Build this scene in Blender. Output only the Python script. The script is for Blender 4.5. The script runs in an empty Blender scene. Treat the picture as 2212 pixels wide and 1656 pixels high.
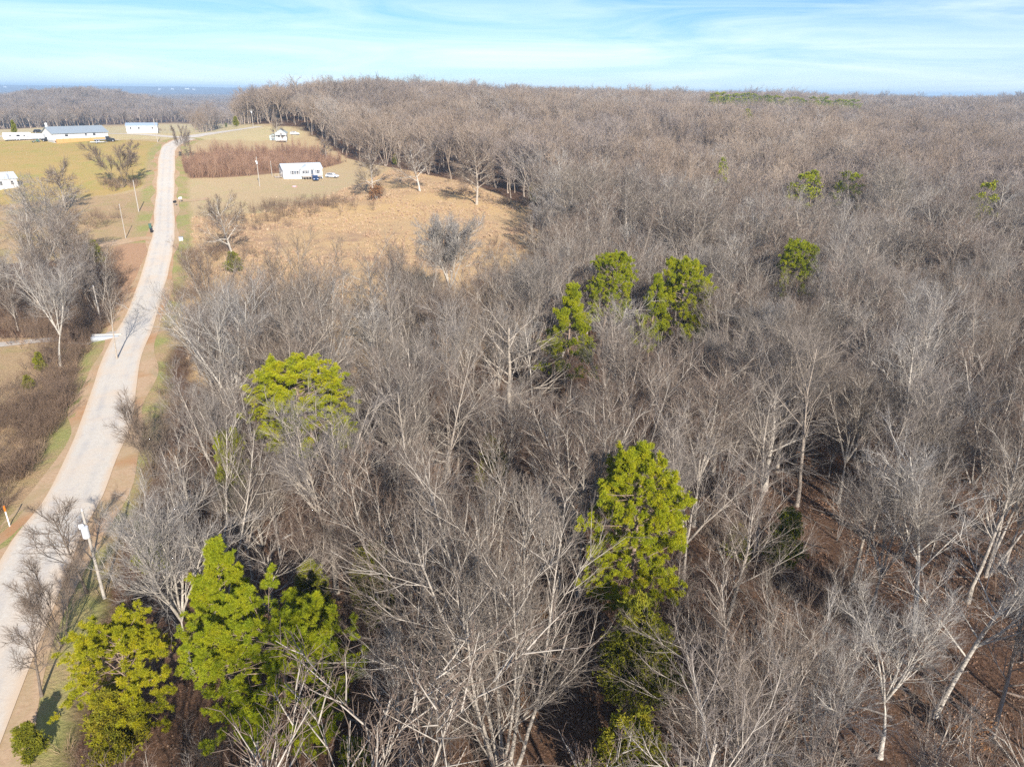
import bpy, math, random
import numpy as np
from mathutils import Vector, Matrix
R = math.radians
rng = np.random.default_rng(11)
random.seed(5)
SC = bpy.context.scene
COL = SC.collection

# ------------------------------------------------------------------ camera, sky, sun
H, PITCH, ROLL, FPX = 40.0, R(22.34), R(0.58), 710.0
cam_d = bpy.data.cameras.new("camera")
cam = bpy.data.objects.new("camera", cam_d)
COL.objects.link(cam)
cam.location = (0, 0, H)
cam.rotation_euler = (Matrix.Rotation(R(90) - PITCH, 3, 'X') @ Matrix.Rotation(ROLL, 3, 'Z')).to_euler()
cam_d.sensor_width = 36.0
cam_d.lens = 36.0 * FPX / 1024.0
cam_d.clip_start, cam_d.clip_end = 0.5, 60000
SC.camera = cam

SUN_EL, SUN_AZ = R(28), R(160)        # azimuth measured clockwise from +Y
sun_d = bpy.data.lights.new("sun", 'SUN')
sun_d.energy, sun_d.angle, sun_d.color = 5.0, R(0.5), (1.0, 0.94, 0.86)
sun = bpy.data.objects.new("sun", sun_d)
COL.objects.link(sun)
sv = Vector((math.sin(SUN_AZ) * math.cos(SUN_EL), math.cos(SUN_AZ) * math.cos(SUN_EL), math.sin(SUN_EL)))
sun.rotation_euler = sv.to_track_quat('Z', 'Y').to_euler()

world = bpy.data.worlds.new("World")
SC.world = world
world.use_nodes = True
wt = world.node_tree
wt.nodes.clear()
def wn(t, **kw):
    n = wt.nodes.new(t)
    for k, v in kw.items():
        setattr(n, k, v)
    return n
w_out = wn("ShaderNodeOutputWorld")
w_bg = wn("ShaderNodeBackground")
w_sky = wn("ShaderNodeTexSky", sky_type='NISHITA', sun_disc=False, sun_elevation=SUN_EL, sun_rotation=SUN_AZ,
           altitude=0, air_density=1.0, dust_density=0.1, ozone_density=4.0)
w_tc = wn("ShaderNodeTexCoord")
w_map = wn("ShaderNodeMapping")
w_map.inputs['Rotation'].default_value = (0, R(2.5), 0)
w_map.inputs['Scale'].default_value = (3.0, 3.0, 34)
w_n1 = wn("ShaderNodeTexNoise")
w_n1.inputs['Scale'].default_value = 1.0
w_n1.inputs['Detail'].default_value = 7
w_n1.inputs['Roughness'].default_value = 0.6
w_n1.inputs['Distortion'].default_value = 0.9
w_ramp = wn("ShaderNodeMapRange")
w_ramp.inputs['From Min'].default_value = 0.33
w_ramp.inputs['From Max'].default_value = 0.98
w_ramp.inputs['To Max'].default_value = 0.78
w_mix = wn("ShaderNodeMixRGB")
w_mix.inputs[2].default_value = (10.4, 11.3, 12.0, 1)
w_bg.inputs['Strength'].default_value = 0.07
L = wt.links.new
L(w_tc.outputs['Generated'], w_map.inputs['Vector'])
L(w_map.outputs[0], w_n1.inputs['Vector'])
w_sep = wn("ShaderNodeSeparateXYZ")
L(w_tc.outputs['Generated'], w_sep.inputs[0])
w_low = wn("ShaderNodeMapRange")           # thin cloud thickens toward the horizon
for i_, v_ in enumerate((0.0, 0.11, 0.25, -0.04)):
    w_low.inputs[1 + i_].default_value = v_
L(w_sep.outputs[2], w_low.inputs[0])
w_add = wn("ShaderNodeMath", operation='ADD')
L(w_n1.outputs['Fac'], w_add.inputs[0])
L(w_low.outputs[0], w_add.inputs[1])
L(w_add.outputs[0], w_ramp.inputs['Value'])
L(w_ramp.outputs[0], w_mix.inputs[0])
w_tint = wn("ShaderNodeMixRGB", blend_type='MULTIPLY')
w_tint.inputs[0].default_value = 1
w_tint.inputs[2].default_value = (.52, .80, 1.14, 1)
L(w_sky.outputs[0], w_tint.inputs[1])
L(w_tint.outputs[0], w_mix.inputs[1])
L(w_mix.outputs[0], w_bg.inputs[0])
L(w_bg.outputs[0], w_out.inputs[0])

SC.view_settings.view_transform = 'Standard'
SC.view_settings.look = 'None'
SC.view_settings.gamma = 1
SC.view_settings.use_curve_mapping = False
SC.view_settings.exposure = 0.82
SC.render.engine = 'CYCLES'
SC.cycles.max_bounces = 4
SC.cycles.diffuse_bounces = 2
SC.cycles.glossy_bounces = 2
SC.cycles.transmission_bounces = 2
SC.cycles.volume_bounces = 0
SC.cycles.use_denoising = False

# ------------------------------------------------------------------ terrain height
CP, SP = math.cos(PITCH), math.sin(PITCH)
DS = 2.16                                         # measured on a 2212 px wide view of the photo
TA = np.array([-1.0, -.68, -.56, -.46, -.36, -.30, -.20, 0.0, .20, .45, .55, .68, 1.0])
TD = np.array([20, 60, 90, 120, 150, 190, 230, 270, 300, 340, 420, 520, 700, 1000, 1400, 2000, 3500, 6000, 9000, 13000])
TZ = np.array([
    [0, 0, 0, 0, 2, 6, 10, 14, 17, 19.5, 3, 1, -3, -3, -3, -6, -12, -5, 56, 45],
    [0, 0, 0, .5, 2, 6, 10, 15, 18, 20.2, 3, 1, -3, -3, -1, -6, -12, -5, 57, 45],
    [.3, .3, .4, .8, 2, 5.6, 8.6, 14.5, 17.6, 20, 6, 1, -3, -3, -2, -6, -12, -5, 56, 45],
    [.4, .5, 1., 1.4, 2, 5., 7., 12.6, 16, 19.4, 13, 0, -6, -6, -6, -10, -14, -5, 54, 45],
    [.2, .4, .8, 1.4, 2.4, 4.6, 6.6, 9.6, 13, 17, 21, 20, 4, -6, -8, -10, -14, -5, 52, 45],
    [0, .2, .6, 1.4, 2.6, 4.6, 6.4, 7.7, 8.8, 13, 19.5, 27, 24, 12, 4, 4, 0, 0, 48, 45],
    [0, .1, .5, 1.5, 3, 5, 6.8, 8.4, 9.6, 12, 17.5, 23, 27, 25, 15, 5, 0, 0, 30, 40],
    [0, 0, .3, 1.4, 3, 5, 6.8, 8.2, 9.4, 11, 14, 18, 22, 22, 14, 6, 0, 0, 20, 30],
    [0, 0, 0, .4, 1, 2, 3, 4.2, 5.2, 7, 10, 14, 18, 20, 16, 8, 0, 20, 36, 38],
    [0, -1.4, -1.2, 0, 0, 1, 2, 3, 4, 6, 9, 11, 14, 17, 15, 8, 0, 20, 37, 38],
    [0, -1, -.6, 0, .5, 1, 2, 3, 4, 5, 6, 6, 9, 12, 14, 10, 0, 20, 37, 38],
    [0, 0, 0, 0, .5, 1, 2, 3, 4, 5, 6, 7, 11, 17, 17, 10, 0, 20, 37, 38],
    [0, 0, 0, 0, .5, 1, 2, 3, 4, 5, 6, 7, 11, 17, 17, 10, 0, 20, 37, 38]], float)
_k = list(TD).index(420)                           # the hilltop stays level a little past the buildings
TZ = np.insert(TZ, _k, .5 * (TZ[:, _k - 1] + TZ[:, _k]), 1)
TD = np.insert(TD, _k, 380)
TZ[:5, _k] = [20.2, 20.6, 20.4, 20.4, 20.2]
GA = np.linspace(-1.0, 1.0, 161)
GL = np.linspace(math.log(20), math.log(13000), 241)
_t = np.array([np.interp(GL, np.log(TD), r) for r in TZ])
_t = np.array([np.interp(GA, TA, _t[:, j]) for j in range(len(GL))])       # [GL, GA]
def blur(a, s, ax):
    k = np.exp(-.5 * (np.arange(-4 * s, 4 * s + 1) / s) ** 2)
    k /= k.sum()
    pad = [(0, 0), (0, 0)]
    pad[ax] = (4 * s, 4 * s)
    a = np.pad(a, pad, mode='edge')
    return np.apply_along_axis(lambda v: np.convolve(v, k, 'valid'), ax, a)
GRID = blur(blur(_t, 2, 0), 3, 1)
def zt(x, y):
    x = np.asarray(x, float); y = np.asarray(y, float)
    D = np.clip(y, 20, 12999)
    a = np.clip(x / np.maximum(D, 25), -.999, .999)
    i = (np.log(D) - GL[0]) / (GL[1] - GL[0])
    j = (a - GA[0]) / (GA[1] - GA[0])
    i0 = np.clip(np.floor(i).astype(int), 0, len(GL) - 2); j0 = np.clip(np.floor(j).astype(int), 0, len(GA) - 2)
    u, v = i - i0, j - j0
    z = (GRID[i0, j0] * (1 - u) * (1 - v) + GRID[i0 + 1, j0] * u * (1 - v) + GRID[i0, j0 + 1] * (1 - u) * v + GRID[i0 + 1, j0 + 1] * u * v)
    rg = np.clip((a + .28) / .12, 0, 1) * np.clip((D - 250) / 200, 0, 1) * np.clip((2200 - D) / 900, 0, 1)
    z = z + rg * 3.4 * np.sin(D / 62 + x / 170 + 1.2 * np.sin(x / 130))
    z = z + 27 * np.exp(-.5 * ((a + .565) / .075) ** 2 - .5 * ((np.log(D) - math.log(1350)) / .16) ** 2)
    w = np.clip((D - 200) / 900, .12, 3)
    return z + w * (1.5 * np.sin(x / 61 + 1.3) * np.sin(y / 83) + .8 * np.sin(x / 27 + y / 41))
def proj(x, y, z):
    zr = z - H
    dep = np.maximum(y * CP - zr * SP, .1)
    u, v = FPX * x / dep, -FPX * (y * SP + zr * CP) / dep
    c, s = math.cos(ROLL), math.sin(ROLL)
    return (512 + u * c - v * s) * DS, (383 + v * c + u * s) * DS
def ray(X, Y):
    u, v = X / DS - 512, Y / DS - 383
    c, s = math.cos(ROLL), math.sin(ROLL)
    u, v = u * c + v * s, v * c - u * s
    return u, FPX * CP - v * SP, FPX * SP + v * CP
_DD = np.exp(np.linspace(math.log(18), math.log(12000), 6000))
def ground_at(X, Y, h=0.0):
    """where the sight line through photo point (X, Y) comes down to height h above the ground"""
    lx, f, dr = ray(X, Y)
    zz = H - dr / f * _DD
    tt = zt(lx / f * _DD, _DD) + h
    k = int(np.argmax(zz <= tt))
    if not (zz <= tt).any():
        k = len(_DD) - 1
    D = _DD[k]
    x = lx / f * D
    return float(x), float(D), float(zt(x, D))
def mpp(D, Y=400):                               # metres per (2212-wide) pixel at distance D
    return D / ray(0, Y)[1] / DS

# ------------------------------------------------------------------ materials
def mat(name, build=None, col=(.5, .5, .5), rough=.9, spec=.25, metal=0.0):
    m = bpy.data.materials.new(name)
    m.use_nodes = True
    nt = m.node_tree
    b = nt.nodes['Principled BSDF']
    b.inputs['Base Color'].default_value = (*col, 1)
    b.inputs['Roughness'].default_value = rough
    b.inputs['Specular IOR Level'].default_value = spec
    b.inputs['Metallic'].default_value = metal
    if build:
        build(nt, b)
    return m
def node(nt, t, **kw):
    n = nt.nodes.new(t)
    for k, v in kw.items():
        setattr(n, k, v)
    return n
def noise(nt, scale, detail=4, rough=.6, vec=None, dist=0.0):
    n = node(nt, "ShaderNodeTexNoise")
    n.inputs['Scale'].default_value = scale
    n.inputs['Detail'].default_value = detail
    n.inputs['Roughness'].default_value = rough
    n.inputs['Distortion'].default_value = dist
    if vec is not None:
        nt.links.new(vec, n.inputs['Vector'])
    return n.outputs['Fac']
def ramp(nt, fac, stops):
    n = node(nt, "ShaderNodeValToRGB")
    el = n.color_ramp.elements
    while len(el) < len(stops):
        el.new(.5)
    for e, (p, c) in zip(el, stops):
        e.position = p
        e.color = (*c, 1)
    nt.links.new(fac, n.inputs[0])
    return n.outputs[0]
def mix(nt, fac, a, b, typ='MIX'):
    n = node(nt, "ShaderNodeMixRGB", blend_type=typ)
    for s, v in ((0, fac), (1, a), (2, b)):
        if isinstance(v, (int, float)):
            n.inputs[s].default_value = v
        elif isinstance(v, tuple):
            n.inputs[s].default_value = (*v, 1)
        else:
            nt.links.new(v, n.inputs[s])
    return n.outputs[0]
def mrange(nt, v, a, b, c=0.0, d=1.0):
    n = node(nt, "ShaderNodeMapRange")
    nt.links.new(v, n.inputs[0])
    for i, q in enumerate((a, b, c, d)):
        n.inputs[1 + i].default_value = q
    return n.outputs[0]
def math_n(nt, op, a, b):
    n = node(nt, "ShaderNodeMath", operation=op)
    for s, v in ((0, a), (1, b)):
        if isinstance(v, (int, float)):
            n.inputs[s].default_value = v
        else:
            nt.links.new(v, n.inputs[s])
    return n.outputs[0]
def bump(nt, b, h, strength=.4, dist=.1):
    n = node(nt, "ShaderNodeBump")
    n.inputs['Strength'].default_value = strength
    n.inputs['Distance'].default_value = dist
    nt.links.new(h, n.inputs['Height'])
    nt.links.new(n.outputs[0], b.inputs['Normal'])
def objco(nt):
    return node(nt, "ShaderNodeTexCoord").outputs['Object']
def geoco(nt):
    return node(nt, "ShaderNodeNewGeometry").outputs['Position']

def b_bark(stops, sc=3.0):
    def f(nt, b):
        r = node(nt, "ShaderNodeObjectInfo").outputs['Random']
        c = ramp(nt, r, stops)
        n = noise(nt, sc, 4, .7, objco(nt))
        c = mix(nt, 1.0, c, ramp(nt, n, [(.3, (.62, .6, .58)), (.7, (1.25, 1.22, 1.18))]), 'MULTIPLY')
        nt.links.new(c, b.inputs['Base Color'])
    return f
BARK = mat("bark", b_bark([(0, (.36, .315, .265)), (.35, (.43, .39, .335)), (.6, (.34, .29, .24)), (.8, (.47, .435, .385)), (1, (.40, .345, .28))]))
TWIG = mat("twig", b_bark([(0, (.155, .125, .10)), (.18, (.26, .23, .20)), (.36, (.17, .135, .11)), (.52, (.215, .155, .115)), (.7, (.29, .27, .25)), (.85, (.18, .125, .095)), (1, (.235, .205, .17))]))
PALEBARK = mat("pale_bark", b_bark([(0, (.52, .48, .42)), (1, (.46, .43, .38))]))
PALETWIG = mat("pale_twig", b_bark([(0, (.34, .32, .30)), (1, (.30, .275, .25))]))
REDTWIG = mat("thicket_stem", b_bark([(0, (.36, .215, .14)), (.5, (.40, .26, .175)), (1, (.28, .165, .115))]))
DARKBARK = mat("dark_bark", b_bark([(0, (.14, .115, .095)), (1, (.19, .155, .125))]))
DARKTWIG = mat("dark_twig", b_bark([(0, (.20, .155, .12)), (1, (.24, .185, .14))]))
PINEBARK = mat("pine_bark", b_bark([(0, (.30, .22, .17)), (1, (.36, .28, .22))], 5))
def b_leaf(a, b_, c, sc=.9):
    def f(nt, b):
        r = node(nt, "ShaderNodeObjectInfo").outputs['Random']
        n = noise(nt, sc, 3, .6, objco(nt))
        n2 = noise(nt, sc * 9, 2, .6, objco(nt))
        col = ramp(nt, math_n(nt, 'ADD', math_n(nt, 'MULTIPLY', n, .7), math_n(nt, 'MULTIPLY', n2, .3)), [(.3, a), (.5, b_), (.7, c)])
        col = mix(nt, 1.0, col, ramp(nt, r, [(0, (.86, .9, .9)), (1, (1.12, 1.06, 1.0))]), 'MULTIPLY')
        nt.links.new(col, b.inputs['Base Color'])
        b.inputs['Subsurface Weight'].default_value = 0
        tr = node(nt, "ShaderNodeBsdfTranslucent")
        nt.links.new(col, tr.inputs[0])
        ms = node(nt, "ShaderNodeMixShader")
        ms.inputs[0].default_value = .3
        nt.links.new(b.outputs[0], ms.inputs[1])
        nt.links.new(tr.outputs[0], ms.inputs[2])
        nt.links.new(ms.outputs[0], nt.nodes['Material Output'].inputs[0])
    return f
NEEDLE = mat("pine_needles", b_leaf((.16, .22, .012), (.34, .37, .012), (.46, .42, .014)), rough=.6)
NEEDLE_Y = mat("yellow_pine_needles", b_leaf((.17, .21, .012), (.35, .355, .012), (.46, .40, .016)), rough=.6)
CEDAR = mat("cedar_foliage", b_leaf((.13, .16, .016), (.25, .255, .02), (.36, .31, .025), 1.4), rough=.7)
CEDAR_Y = mat("yellow_cedar_foliage", b_leaf((.14, .16, .014), (.25, .23, .016), (.32, .24, .016), 1.4), rough=.7)
RUST = mat("rusty_leaves", b_leaf((.20, .105, .05), (.28, .15, .07), (.33, .2, .10), 1.4), rough=.8)
GRASSM = mat("dry_grass_blades", b_bark([(0, (.47, .33, .21)), (.4, (.53, .40, .265)), (.7, (.43, .285, .19)), (1, (.58, .45, .31))]))
BRUSHM = mat("brush_stems", b_bark([(0, (.20, .135, .09)), (.5, (.26, .185, .13)), (1, (.16, .11, .08))]))
LITTERM = mat("fallen_leaf", b_bark([(0, (.25, .145, .09)), (.35, (.12, .075, .05)), (.7, (.34, .235, .16)), (1, (.20, .11, .065))]))

# ------------------------------------------------------------------ mesh helpers
def link(name, me, m, parent=None):
    o = bpy.data.objects.new(name, me)
    for q in (m if isinstance(m, (list, tuple)) else [m]):
        me.materials.append(q)
    COL.objects.link(o)
    if parent is not None:
        o.parent = parent
    return o
def np_mesh(name, V, groups, smooth=False, midx=None):
    me = bpy.data.meshes.new(name)
    V = np.asarray(V, np.float32)
    me.vertices.add(len(V))
    me.vertices.foreach_set("co", V.ravel())
    loops = np.concatenate([g.ravel() for g in groups]).astype(np.int32)
    tot = np.concatenate([np.full(len(g), g.shape[1], np.int32) for g in groups])
    st = np.concatenate([[0], np.cumsum(tot)[:-1]]).astype(np.int32)
    me.loops.add(len(loops))
    me.loops.foreach_set("vertex_index", loops)
    me.polygons.add(len(tot))
    me.polygons.foreach_set("loop_start", st)
    if midx is not None:
        me.polygons.foreach_set("material_index", np.asarray(midx, np.int32))
    me.update(calc_edges=True)
    me.polygons.foreach_set("use_smooth", np.full(len(tot), bool(smooth)))
    return me
def empty(name, loc=(0, 0, 0), rz=0.0, s=1.0):
    o = bpy.data.objects.new(name, None)
    o.empty_display_size = .5
    COL.objects.link(o)
    o.location = loc
    o.rotation_euler = (0, 0, rz)
    o.scale = (s, s, s)
    return o
def tag(o, label, cat, group=None, kind=None):
    o['label'] = label
    if cat:
        o['category'] = cat
    if group:
        o['group'] = group
    if kind:
        o['kind'] = kind
    return o
def copy_tree(src, loc, rz, s):
    c = src.copy()
    COL.objects.link(c)
    c.location, c.rotation_euler, c.scale = loc, (0, 0, rz), (s if isinstance(s, tuple) else (s, s, s))
    for ch in src.children:
        d = ch.copy()
        COL.objects.link(d)
        d.parent = c
        for g in ch.children:
            e = g.copy()
            COL.objects.link(e)
            e.parent = d
    return c
class MB:
    """collects boxes, prisms and tubes into one mesh"""
    def __init__(self):
        self.v, self.f = [], []
    def add(self, vs, fs):
        n = len(self.v)
        self.v += [tuple(q) for q in vs]
        self.f += [tuple(n + i for i in q) for q in fs]
        return self
    def box(self, x0, x1, y0, y1, z0, z1):
        return self.add([(x0, y0, z0), (x1, y0, z0), (x1, y1, z0), (x0, y1, z0), (x0, y0, z1), (x1, y0, z1), (x1, y1, z1), (x0, y1, z1)],
                        [(0, 3, 2, 1), (4, 5, 6, 7), (0, 1, 5, 4), (1, 2, 6, 5), (2, 3, 7, 6), (3, 0, 4, 7)])
    def prism(self, prof, a0, a1, axis='x'):      # profile (u, z) swept along an axis
        n = len(prof)
        w = (lambda a, u, z: (a, u, z)) if axis == 'x' else (lambda a, u, z: (u, a, z))
        vs = [w(a0, u, z) for u, z in prof] + [w(a1, u, z) for u, z in prof]
        return self.add(vs, [tuple(range(n - 1, -1, -1)), tuple(range(n, 2 * n))] + [(i, (i + 1) % n, n + (i + 1) % n, n + i) for i in range(n)])
    def cyl(self, p, q, r0, r1=None, n=10):
        p, q = Vector(p), Vector(q)
        r1 = r0 if r1 is None else r1
        d = (q - p).normalized()
        u = d.orthogonal().normalized()
        w = d.cross(u)
        vs = [p + (u * math.cos(6.2832 * i / n) + w * math.sin(6.2832 * i / n)) * r0 for i in range(n)]
        vs += [q + (u * math.cos(6.2832 * i / n) + w * math.sin(6.2832 * i / n)) * r1 for i in range(n)]
        return self.add(vs, [tuple(range(n - 1, -1, -1)), tuple(range(n, 2 * n))] + [(i, (i + 1) % n, n + (i + 1) % n, n + i) for i in range(n)])
    def build(self, name, m, parent=None, bev=0.0, smooth=False):
        me = bpy.data.meshes.new(name)
        me.from_pydata(self.v, [], self.f)
        import bmesh
        bm = bmesh.new()
        bm.from_mesh(me)
        bmesh.ops.recalc_face_normals(bm, faces=bm.faces)
        if bev:
            bmesh.ops.bevel(bm, geom=list(bm.edges), offset=bev, segments=2, affect='EDGES', clamp_overlap=True)
        bm.to_mesh(me)
        bm.free()
        if smooth:
            for p in me.polygons:
                p.use_smooth = True
        return link(name, me, m, parent)

# ------------------------------------------------------------------ zones of the land (measured on the photo, as ground outlines)
def inside(X, Y, poly):
    r = np.zeros(np.shape(X), bool)
    n = len(poly)
    for i in range(n):
        x0, y0 = poly[i]
        x1, y1 = poly[(i + 1) % n]
        if y0 == y1:
            continue
        c = ((y0 > Y) != (y1 > Y)) & (X < (x1 - x0) * (Y - y0) / (y1 - y0) + x0)
        r ^= c
    return r
OPEN_R = [(330, 740), (372, 640), (395, 430), (400, 318), (430, 296), (480, 274), (560, 268), (640, 272), (690, 300), (720, 325), (760, 345), (850, 362),
          (1000, 392), (1060, 412), (1140, 448), (1165, 520), (1170, 640), (1120, 690), (1000, 725), (700, 752), (420, 752)]
OPEN_L = [(-400, 292), (250, 270), (430, 262), (430, 296), (360, 330), (352, 504), (300, 690), (225, 640), (215, 545), (120, 560), (-400, 600)]
OPEN_L2 = [(-500, 700), (110, 735), (240, 740), (200, 860), (110, 960), (40, 1060), (-500, 1120)]
ORANGE = [(395, 470), (560, 460), (700, 425), (800, 385), (850, 362), (1000, 392), (1140, 448), (1165, 520), (1170, 640), (1120, 740), (1000, 800), (700, 835), (420, 830), (390, 640)]
LAWN = [(397, 450), (412, 385), (640, 375), (720, 360), (790, 372), (770, 395), (700, 428), (560, 462)]
HILL_LAWN = [(-400, 306), (200, 300), (380, 300), (470, 302), (640, 303), (660, 280), (560, 270), (430, 264), (250, 272), (-400, 292)]
THICKET = [(402, 386), (402, 345), (425, 329), (560, 325), (650, 322), (700, 334), (745, 350), (700, 362), (640, 368), (540, 379)]
YELLOW = [(-400, 306), (300, 302), (345, 306), (338, 350), (320, 400), (240, 420), (-400, 480)]
TAN = [(-400, 480), (240, 420), (320, 410), (330, 500), (300, 640), (225, 640), (215, 545), (-400, 600)]
BARE = [(245, 528), (332, 522), (322, 600), (296, 640), (270, 690), (235, 690), (240, 600)]

ROAD_PX = [(-130, 1640), (-40, 1480), (9, 1365), (61, 1243), (104, 1157), (156, 1079), (190, 1000), (225, 922), (250, 831), (272, 758), (305, 680), (331, 602), (346, 543), (353, 504), (356, 432), (360, 363), (362, 329), (369, 316), (388, 305), (408, 299)]
def smooth_line(P, step=2.0):
    P = np.array(P, float)
    out = []
    Q = np.vstack([2 * P[0] - P[1], P, 2 * P[-1] - P[-2]])
    for i in range(1, len(Q) - 2):
        p0, p1, p2, p3 = Q[i - 1:i + 3]
        n = max(2, int(np.linalg.norm(p2 - p1) / step))
        for t in np.linspace(0, 1, n, endpoint=False):
            out.append(.5 * (2 * p1 + (p2 - p0) * t + (2 * p0 - 5 * p1 + 4 * p2 - p3) * t ** 2 + (3 * p1 - p0 - 3 * p2 + p3) * t ** 3))
    out.append(P[-1])
    return np.array(out)
ROAD = smooth_line([ground_at(*p)[:2] for p in ROAD_PX[2:]])
# carry the road on behind the camera's left side, where the photo no longer sees it
d0 = ROAD[0] - ROAD[6]
ROAD = np.vstack([ROAD[0] + (d0 / np.linalg.norm(d0)) * np.linspace(40, 2, 20)[:, None], ROAD])
HIGHWAY = smooth_line([ground_at(*p)[:2] for p in [(-260, 297), (0, 294), (120, 289), (260, 288), (388, 296), (433, 291), (467, 286), (504, 281), (535, 276.5), (560, 273)]])
def dist_line(x, y, line):
    x = np.asarray(x, float).ravel(); y = np.asarray(y, float).ravel()
    best = np.full(x.shape, 1e9)
    for i in range(0, len(line), 2):
        best = np.minimum(best, (x - line[i, 0]) ** 2 + (y - line[i, 1]) ** 2)
    return np.sqrt(best)

xs = np.concatenate([-np.geomspace(170, 10800, 60)[::-1], np.arange(-168, 60, 2.0), np.geomspace(62, 10800, 70)])
ys = np.concatenate([[-3000, -1500, -700, -300, -120, -60, -30], np.arange(-10, 345, 2.2), np.geomspace(348, 10800, 90)])
GX, GY = np.meshgrid(xs, ys)
GZ = zt(GX, GY)
# shallow ditch along the left side of the road
rd = dist_line(GX, GY, ROAD).reshape(GX.shape)
side = np.interp(GY, ROAD[:, 1], ROAD[:, 0])
dit = np.exp(-((rd - 8.0) / 2.4) ** 2) * (GX < side) * (GY > 30) * (GY < 150)
GZ = GZ - 1.1 * dit
def zg(x, y):
    """height of the built ground (grid) at x, y"""
    x = np.asarray(x, float); y = np.asarray(y, float)
    i = np.clip(np.searchsorted(ys, y) - 1, 0, len(ys) - 2)
    j = np.clip(np.searchsorted(xs, x) - 1, 0, len(xs) - 2)
    u = (y - ys[i]) / (ys[i + 1] - ys[i])
    v = (x - xs[j]) / (xs[j + 1] - xs[j])
    return GZ[i, j] * (1 - u) * (1 - v) + GZ[i + 1, j] * u * (1 - v) + GZ[i, j + 1] * (1 - u) * v + GZ[i + 1, j + 1] * u * v
nV = GX.size
idx = np.arange(nV).reshape(GX.shape)
F = np.stack([idx[:-1, :-1], idx[:-1, 1:], idx[1:, 1:], idx[1:, :-1]], -1).reshape(-1, 4)
gme = np_mesh("ground", np.stack([GX, GY, GZ], -1).reshape(-1, 3), [F], smooth=True)
PX, PY = proj(GX, GY, zt(GX, GY))
near = (GY > 18)
def zone(poly):
    z = (inside(PX, PY, poly) & near).astype(float)
    for ax in (0, 1):
        z = .5 * z + .25 * (np.roll(z, 1, ax) + np.roll(z, -1, ax))
    return z
z_open = np.maximum.reduce([zone(OPEN_R), zone(OPEN_L), zone(OPEN_L2)])
verge = np.clip(1 - (rd - 4.0) / 6.0, 0, 1) * (GY > 20)
Z1 = np.stack([z_open, zone(ORANGE), zone(LAWN), zone(HILL_LAWN)], -1).reshape(-1, 4)
Z2 = np.stack([zone(YELLOW), zone(TAN) + zone(OPEN_L2), zone(BARE), verge], -1).reshape(-1, 4)
thk = np.stack([zone(THICKET), np.zeros_like(GX), np.zeros_like(GX), np.ones_like(GX)], -1).reshape(-1, 4)
for nm, z in (("zone_a", Z1), ("zone_b", Z2), ("zone_c", thk)):
    at = gme.attributes.new(nm, 'FLOAT_COLOR', 'POINT')
    at.data.foreach_set("color", np.clip(z, 0, 1).astype(np.float32).ravel())
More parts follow.
